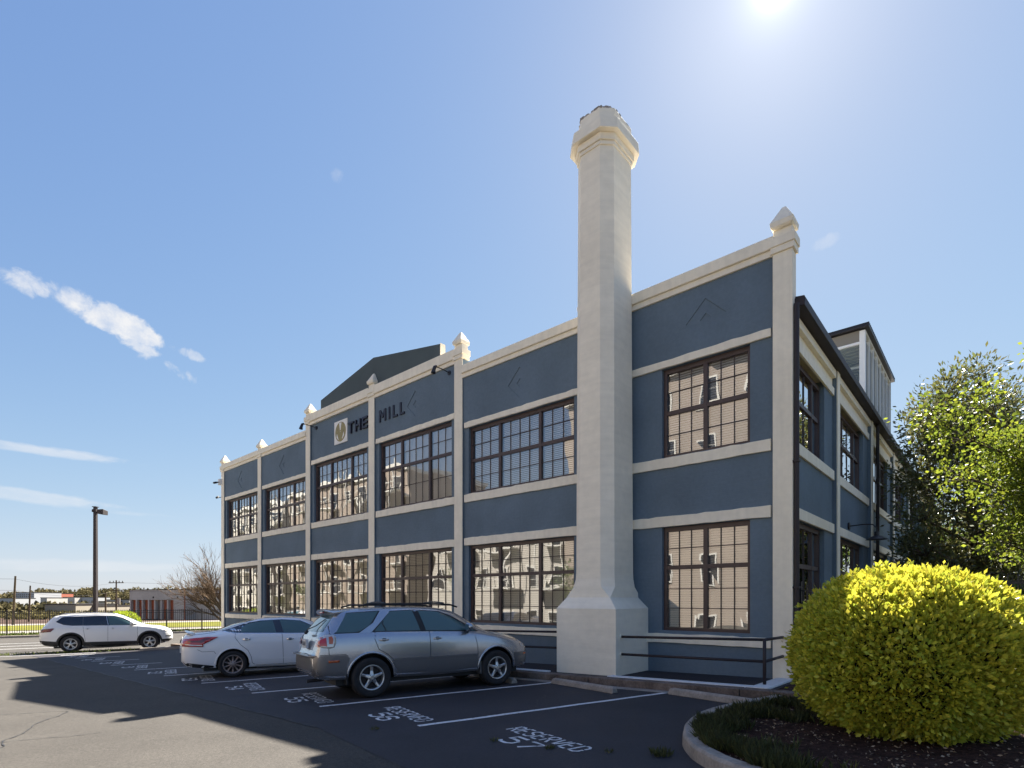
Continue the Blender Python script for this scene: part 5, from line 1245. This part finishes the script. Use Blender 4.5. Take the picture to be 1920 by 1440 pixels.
# parking lot light
def at_px(px, z): return ((px-960)/1020*z, z)
x, y = at_px(179, 28.4); g0 = gz(x, y)
o = empty('lamp_post', (x, y, g0)); tag(o, 'tall dark square lamp post with one box lamp behind the white SUV', 'lamp post')
hp = EYE+(1123-951)/1020*28.4-g0
MB().loft([[(-.085, -.085, .6), (.085, -.085, .6), (.085, .085, .6), (-.085, .085, .6)], [(-.07, -.07, hp), (.07, -.07, hp), (.07, .07, hp), (-.07, .07, hp)]]).build('pole', M['bronze'], o, bevel=.01)
MB().tube([(0, 0, -.1), (0, 0, .6)], .28, 20).build('concrete_footing', M['conc'], o); MB().box(-.11, .11, -.11, .11, hp, hp+.03).build('pole_cap', M['bronze'], o)
MB().box(.09, .2, -.04, .04, hp-.32, -.2+hp).build('arm', M['bronze'], o)
MB().loft([[(.2, -.16, hp-.36), (.2, .16, hp-.36), (.2, .16, hp-.14), (.2, -.16, hp-.14)], [(.52, -.18, hp-.40), (.52, .18, hp-.40), (.52, .18, hp-.18), (.52, -.18, hp-.12)]]).build('lamp_head', M['bronze'], o, bevel=.01)
MB().loft([[(-.10, -.07, hp-.24), (-.10, .07, hp-.24), (-.10, .07, hp-.10), (-.10, -.07, hp-.10)], [(-.15, -.07, hp-.26), (-.15, .07, hp-.26), (-.15, .07, hp-.14), (-.15, -.07, hp-.14)]]).build('rear_bracket', M['bronze'], o, bevel=.01)
def upole(px, ytop, z, lean, label, arms=0, r0=.15):
    x, y = at_px(px, z); g0 = gz(x, y)-.1; o = empty('utility_pole', (x, y, g0)); tag(o, label, 'utility pole', 'wooden utility poles beyond the fence')
    h = EYE+(1123-ytop)/1020*z-g0; MB().tube([(lean*0, 0, 0), (lean, 0, h)], [r0, r0*.7], 8).build('pole', M['bark'], o)
    for k in range(arms): MB().box(lean-1.3, lean+1.3, -.07, .07, h-.5-1.3*k, h-.36-1.3*k).build('cross_arm', M['bark'], o)
    if arms:
        for q in (-1.1, -.5, .5, 1.1): MB().tube([(lean+q, 0, h-.36), (lean+q, 0, h-.1)], .06, 6).build('insulator', M['black'], o)
        MB().tube([(lean+.4, 0, h-4.2), (lean+.4, 0, h-3.1)], .28, 10).build('transformer', M['conc'], o)
    return Vector((x+lean, y, g0+h))
tops_ = [upole(24, 1080, 72, .35, 'tallest leaning bare pole at the far left edge'), upole(54, 1098, 90, .25, 'shorter leaning pole second from the left edge'),
        upole(198, 1111, 85, 0, 'short thin pole just left of the crossarm pole'), upole(218, 1088, 95, 0, 'utility pole with crossarms and transformer left of the storage building', 2)]
o = empty('overhead_wires', (0, 90, EYE)); tag(o, 'thin overhead power wires sagging between the far utility poles', 'wires')
for dz in (-.4, -1.9):
    for a, b in ((tops_[0]+Vector((-60, -12, 3)), tops_[0]), (tops_[0], tops_[3]), (tops_[3], tops_[3]+Vector((70, 45, 2)))):
        q = [a.lerp(b, t)+Vector((0, -90, -EYE+dz-4*t*(1-t)*.8)) for t in np.linspace(0, 1, 9)]; MB().tube(q, .018, 3, cap=False).build('wire', M['black'], o)
# ================================================================== FAR BUILDINGS AND WOOD
M['wwall'] = mat('white_rendered_wall', (.40, .385, .37), .85, noise=[(.3, .9, 1.08), (2, .95, 1.05)], spec=.1)
M['orange'] = mat('rust_orange_door', (.26, .06, .022), .6, noise=(2, .85, 1.1)); M['greydoor'] = mat('grey_door', (.12, .10, .10), .6)
x0, y0_ = at_px(243, 103); x1, y1_ = at_px(347, 96)
a_ = Vector((x0, y0_)); b_ = Vector((x1, y1_)); L = (b_-a_).length; d_ = (b_-a_)/L; g0 = EYE-3.7
st = empty('storage_building', (x0, y0_, g0), math.atan2(d_.y, d_.x)); tag(st, 'white flat-roofed storage building with recessed rust orange doors in a row', 'building')
hh = EYE+(1123-1106.5)/1020*101-g0
nb = 7; ws = L*.80/nb; zt_ = hh*.66
mb = MB(); mb.box(0, L, 0, 8, zt_, hh); mb.box(L*.82, L, 0, 8, 0, zt_); mb.box(0, L, 2.4, 8, 0, zt_)
mb.build('wall', M['wwall'], st); MB().box(-.1, L+.1, -.06, 8, hh, hh+.14).build('roof_edge', M['brake'], st)
for k in range(nb+1): MB().box(.02+ws*k, .02+ws*k+ws*.2, .0, 2.4, 0, zt_-.01).build('partition', M['wwall'], st)
for k in range(nb): MB().box(.02+ws*k+ws*.2, .02+ws*(k+1), .45, .55, 0, zt_-.02).build('door', M['greydoor' if k == 4 else 'orange'], st)
MB().box(L+.01, L+9, 2.0, 8, 0, hh*.86).build('side_wing', M['wwall'], st); MB().box(L+.01, L+9, 1.9, 8, hh*.86+.001, hh*.86+.14).build('wing_roof_edge', M['brake'], st)
MB().box(L-.05, L+.1, -.14, -.02, 0, hh).build('downpipe', M['orange'], st)
for k, xx in enumerate((L*.45, L*.88)): MB().box(xx-.09, xx+.09, -.14, -.01, hh*.72, hh*.72+.3).build('wall_lamp', M['black'], st)
def far_block(px0, px1, ytop, z, dep, m, label, win=None, base=None, name='far_building', roofm=None):
    xa = (px0-960)/1020*z; xb = (px1-960)/1020*z; xc = (xa+xb)/2; g = gz(xc, z)-.5; o = empty(name, (xc, z, g)); tag(o, label, 'building')
    h = EYE+(1123-ytop)/1020*z-g; w = (xb-xa)/2
    MB().box(-w, w, 0, dep, 0, h).build('wall', m, o); MB().box(-w-.15, w+.15, -.15, dep, h, h+.25).build('roof', roofm or M['brake'], o)
    if win:
        nx, nz = win; q = MB().box(-.5, .5, -.06, -.01, 0, 1).build('window', M['carglass_d'], o); q.scale = (2*w/nx*.55, 1, h*.5/nz*.6); q.location = (-w+2*w/nx*.5, 0, h*.45)
        for i in range(nx):
            for j in range(nz):
                if i or j: share(q, 'window', o, (-w+2*w/nx*(i+.5), 0, h*.45+h*.5/nz*j), scale=q.scale)
    return o
M['beige'] = mat('beige_wall', (.30, .27, .21), .9, noise=(.2, .9, 1.1)); M['greyw'] = mat('grey_far_wall', (.33, .34, .36), .9)
far_block(28, 64, 1111, 330, 20, M['greyw'], 'grey multi-storey block with many windows on the far left horizon', (9, 5))
far_block(84, 142, 1134, 150, 16, M['beige'], 'low beige building with a grey entrance canopy beyond the far lawn')
far_block(143, 181, 1137, 156, 14, M['beige'], 'low beige building partly behind the lamp post')
far_block(76, 88, 1121, 300, 14, M['wwall'], 'small pale gabled building right of the second leaning pole'); far_block(118, 140, 1120, 340, 14, M['wwall'], 'white long low shed among the far trees', (6, 1))
far_block(144, 176, 1120, 345, 14, M['greyw'], 'grey low shed left of the lamp post on the horizon', (5, 1)); far_block(199, 242, 1125, 240, 12, M['wwall'], 'pale long low warehouse right of the crossarm pole', (8, 1))
far_block(106, 114, 1113, 350, 10, mat('red_brick_far', (.35, .10, .06), .9), 'small red brick tower among the far trees')
far_block(0, 27, 1122, 310, 14, M['greyw'], 'grey low building at the far left edge', (5, 1)); far_block(185, 197, 1128, 230, 10, M['beige'], 'tiny beige hut between the lamp post and short pole')
C_ = []; 
for k in range(420):
    px = rng.uniform(-120, 460); z = rng.uniform(430, 620); h = rng.uniform(9, 17)*(1 if px > 66 else .75); r = rng.uniform(3.2, 6.5); x = (px-960)/1020*z; zz = gz(x, z)
    n = 130; d = unit(n)*rng.uniform(.4, 1, (n, 1))**.4; C_.append(np.array([x, z, zz+h-r*.8])+d*np.array([r, r, r*.95]))
for k in range(90):
    px = rng.uniform(-60, 300); z = rng.uniform(190, 300); r = rng.uniform(1.2, 2.6); x = (px-960)/1020*z; zz = gz(x, z); n = 60
    d = unit(n)*rng.uniform(.4, 1, (n, 1))**.4; C_.append(np.array([x, z, zz+r*.7])+d*np.array([r, r, r*.8]))
C_ = np.concatenate(C_); wd = leaf_mesh('far_wood', C_, unit(len(C_)), 1.7, mat('spring_wood_foliage', (.125, .108, .055), .9, transl=.2, vcol=.45, spec=.05), None, width=.8); tag(wd, 'band of budding olive and brown trees along the horizon', 'woodland')
# rough grass bank and hedge line beyond the lawn
C_ = []
for k in range(160):
    px = rng.uniform(-80, 250); z = rng.uniform(105, 150); r = rng.uniform(.5, 1.3); x = (px-960)/1020*z; n = 60; d = unit(n)*rng.uniform(.4, 1, (n, 1))**.4; C_.append(np.array([x, z, gz(x, z)+r*.5])+d*np.array([r*1.6, r, r*.7]))
C_ = np.concatenate(C_); wd = leaf_mesh('scrub_bank', C_, unit(len(C_)), .5, mat('scrub_foliage', (.12, .105, .045), .9, transl=.2, vcol=.5, spec=.05), None, width=.7); tag(wd, 'low olive scrub covering the bank beyond the far lawn', 'scrub')
# verge growth along the far fence
C_, D_ = [], []
p0 = Vector((-47.5, 34.0)); p1 = Vector((-19.6, 47.1))
for k in range(5200):
    q = p0.lerp(p1, rng.uniform()); o_ = rng.normal(.5, .55); x, y = q.x-ST*o_, q.y+CT*o_
    C_.append((x, y, gz(x, y))); D_.append((rng.normal(0, .4), rng.normal(0, .4), 1))
gg = leaf_mesh('fence_grass', np.array(C_), np.array(D_), .26, mat('verge_blade', (.11, .14, .025), .7, transl=.35, vcol=.4), None, width=.12, fold=0); tag(gg, 'unmown bright grass growing along the foot of the far fence', 'grass')
C_, D_ = [], []
for k in range(700):
    t = rng.uniform(-6.6, -1.2) if k < 400 else rng.uniform(2.5, 7); n0 = rng.normal(31.15, .14); x, y = tn(t, n0); C_.append((x, y, gz(x, y)+.004)); D_.append((rng.normal(0, .6), rng.normal(0, .6), 1))
gg = leaf_mesh('lot_weeds', np.array(C_), np.array(D_), .14, MATS['verge_blade'], None, width=.15, fold=0); tag(gg, 'yellowing weeds on the asphalt under the rear of the far white SUV', 'weeds')
# ================================================================== APARTMENTS ACROSS THE LOT (seen in the window glass)
M['brick_r'] = mat('red_brown_brick', (.24, .20, .17), .9, noise=[(.5, .9, 1.1)], brick=.3); M['siding'] = mat('pale_grey_siding', (.34, .32, .29), .8); M['apt_trim'] = mat('apartment_white_trim', (.50, .49, .46), .6); M['tan'] = mat('tan_siding', (.22, .18, .15), .8)
def block(s0, s1, q, h, floors, label, wall, bal=True):
    x, y = sq((s0+s1)/2, q); g = -2.5; o = empty('apartment_building', (x, y, g), bld.rotation_euler[2]); tag(o, label, 'building')
    W = (s1-s0)/2; Ht = EYE+h-g
    MB().box(-W, W, .0, 12, 0, Ht).build('wall', wall, o); MB().box(-W-.3, W+.3, -.4, 12.3, Ht, Ht+.5).build('cornice', M['apt_trim'], o)
    fh = Ht/floors; n = max(2, int(2*W/3.4)); p = 2*W/n; first = fb = None
    for j in range(floors):
        for i in range(n):
            loc = (-W+p*(i+.5), 0, fh*(j+.5))
            if first is None:
                first = MB().box(-.75, .75, -.08, -.005, -.95, .95).build('window', M['apt_trim'], o); MB().box(-.62, .62, -.12, -.085, -.82, -.04).build('pane', M['carglass_d'], first); MB().box(-.62, .62, -.12, -.085, .04, .82).build('pane', M['carglass_d'], first); first.location = loc
            else:
                w = share(first, 'window', o, loc)
                for c in first.children: share(c, 'pane', w)
            if bal and i % 2 == 0 and j:
                if fb is None: q_ = MB(); q_.box(-1.7, 1.7, -1.6, -.13, -1.2, -1.05); q_.box(-1.7, 1.7, -1.6, -1.55, -.15, -.07); q_.box(-1.7, -1.6, -1.6, -1.5, -1.05, fh-1.2); q_.box(1.6, 1.7, -1.6, -1.5, -1.05, fh-1.2); fb = q_.build('balcony', M['apt_trim'], o); fb.location = loc
                else: share(fb, 'balcony', o, loc)
    return o
block(4, 25, 27, 17.0, 5, 'red brick apartment block with white windows mirrored in the near windows', M['brick_r'], False)
block(26.5, 47, 30, 8.2, 3, 'low pale apartment wing mirrored in the middle windows', M['siding'])
block(49, 78, 28, 15.5, 5, 'dark tan apartment block mirrored in the upper middle windows', M['tan'])
block(80, 150, 28, 15, 5, 'long pale apartment block with white balconies mirrored in the far windows', M['siding'])
for k, s in enumerate((21, 33, 62, 86)):
    x, y = sq(s, 21.5); tree('street_tree', (x, y), clump_cloud(x, y, 1.2, 1.2, 1.2, 1.6, 8, .6, .9), .1, M['leaf_g'], .16, 260, ['small street tree across the lot mirrored in the glass near the corner', 'street tree across the lot mirrored in the glass near the chimney', 'street tree across the lot mirrored in the middle bays', 'street tree across the lot mirrored in the farthest bays'][k])
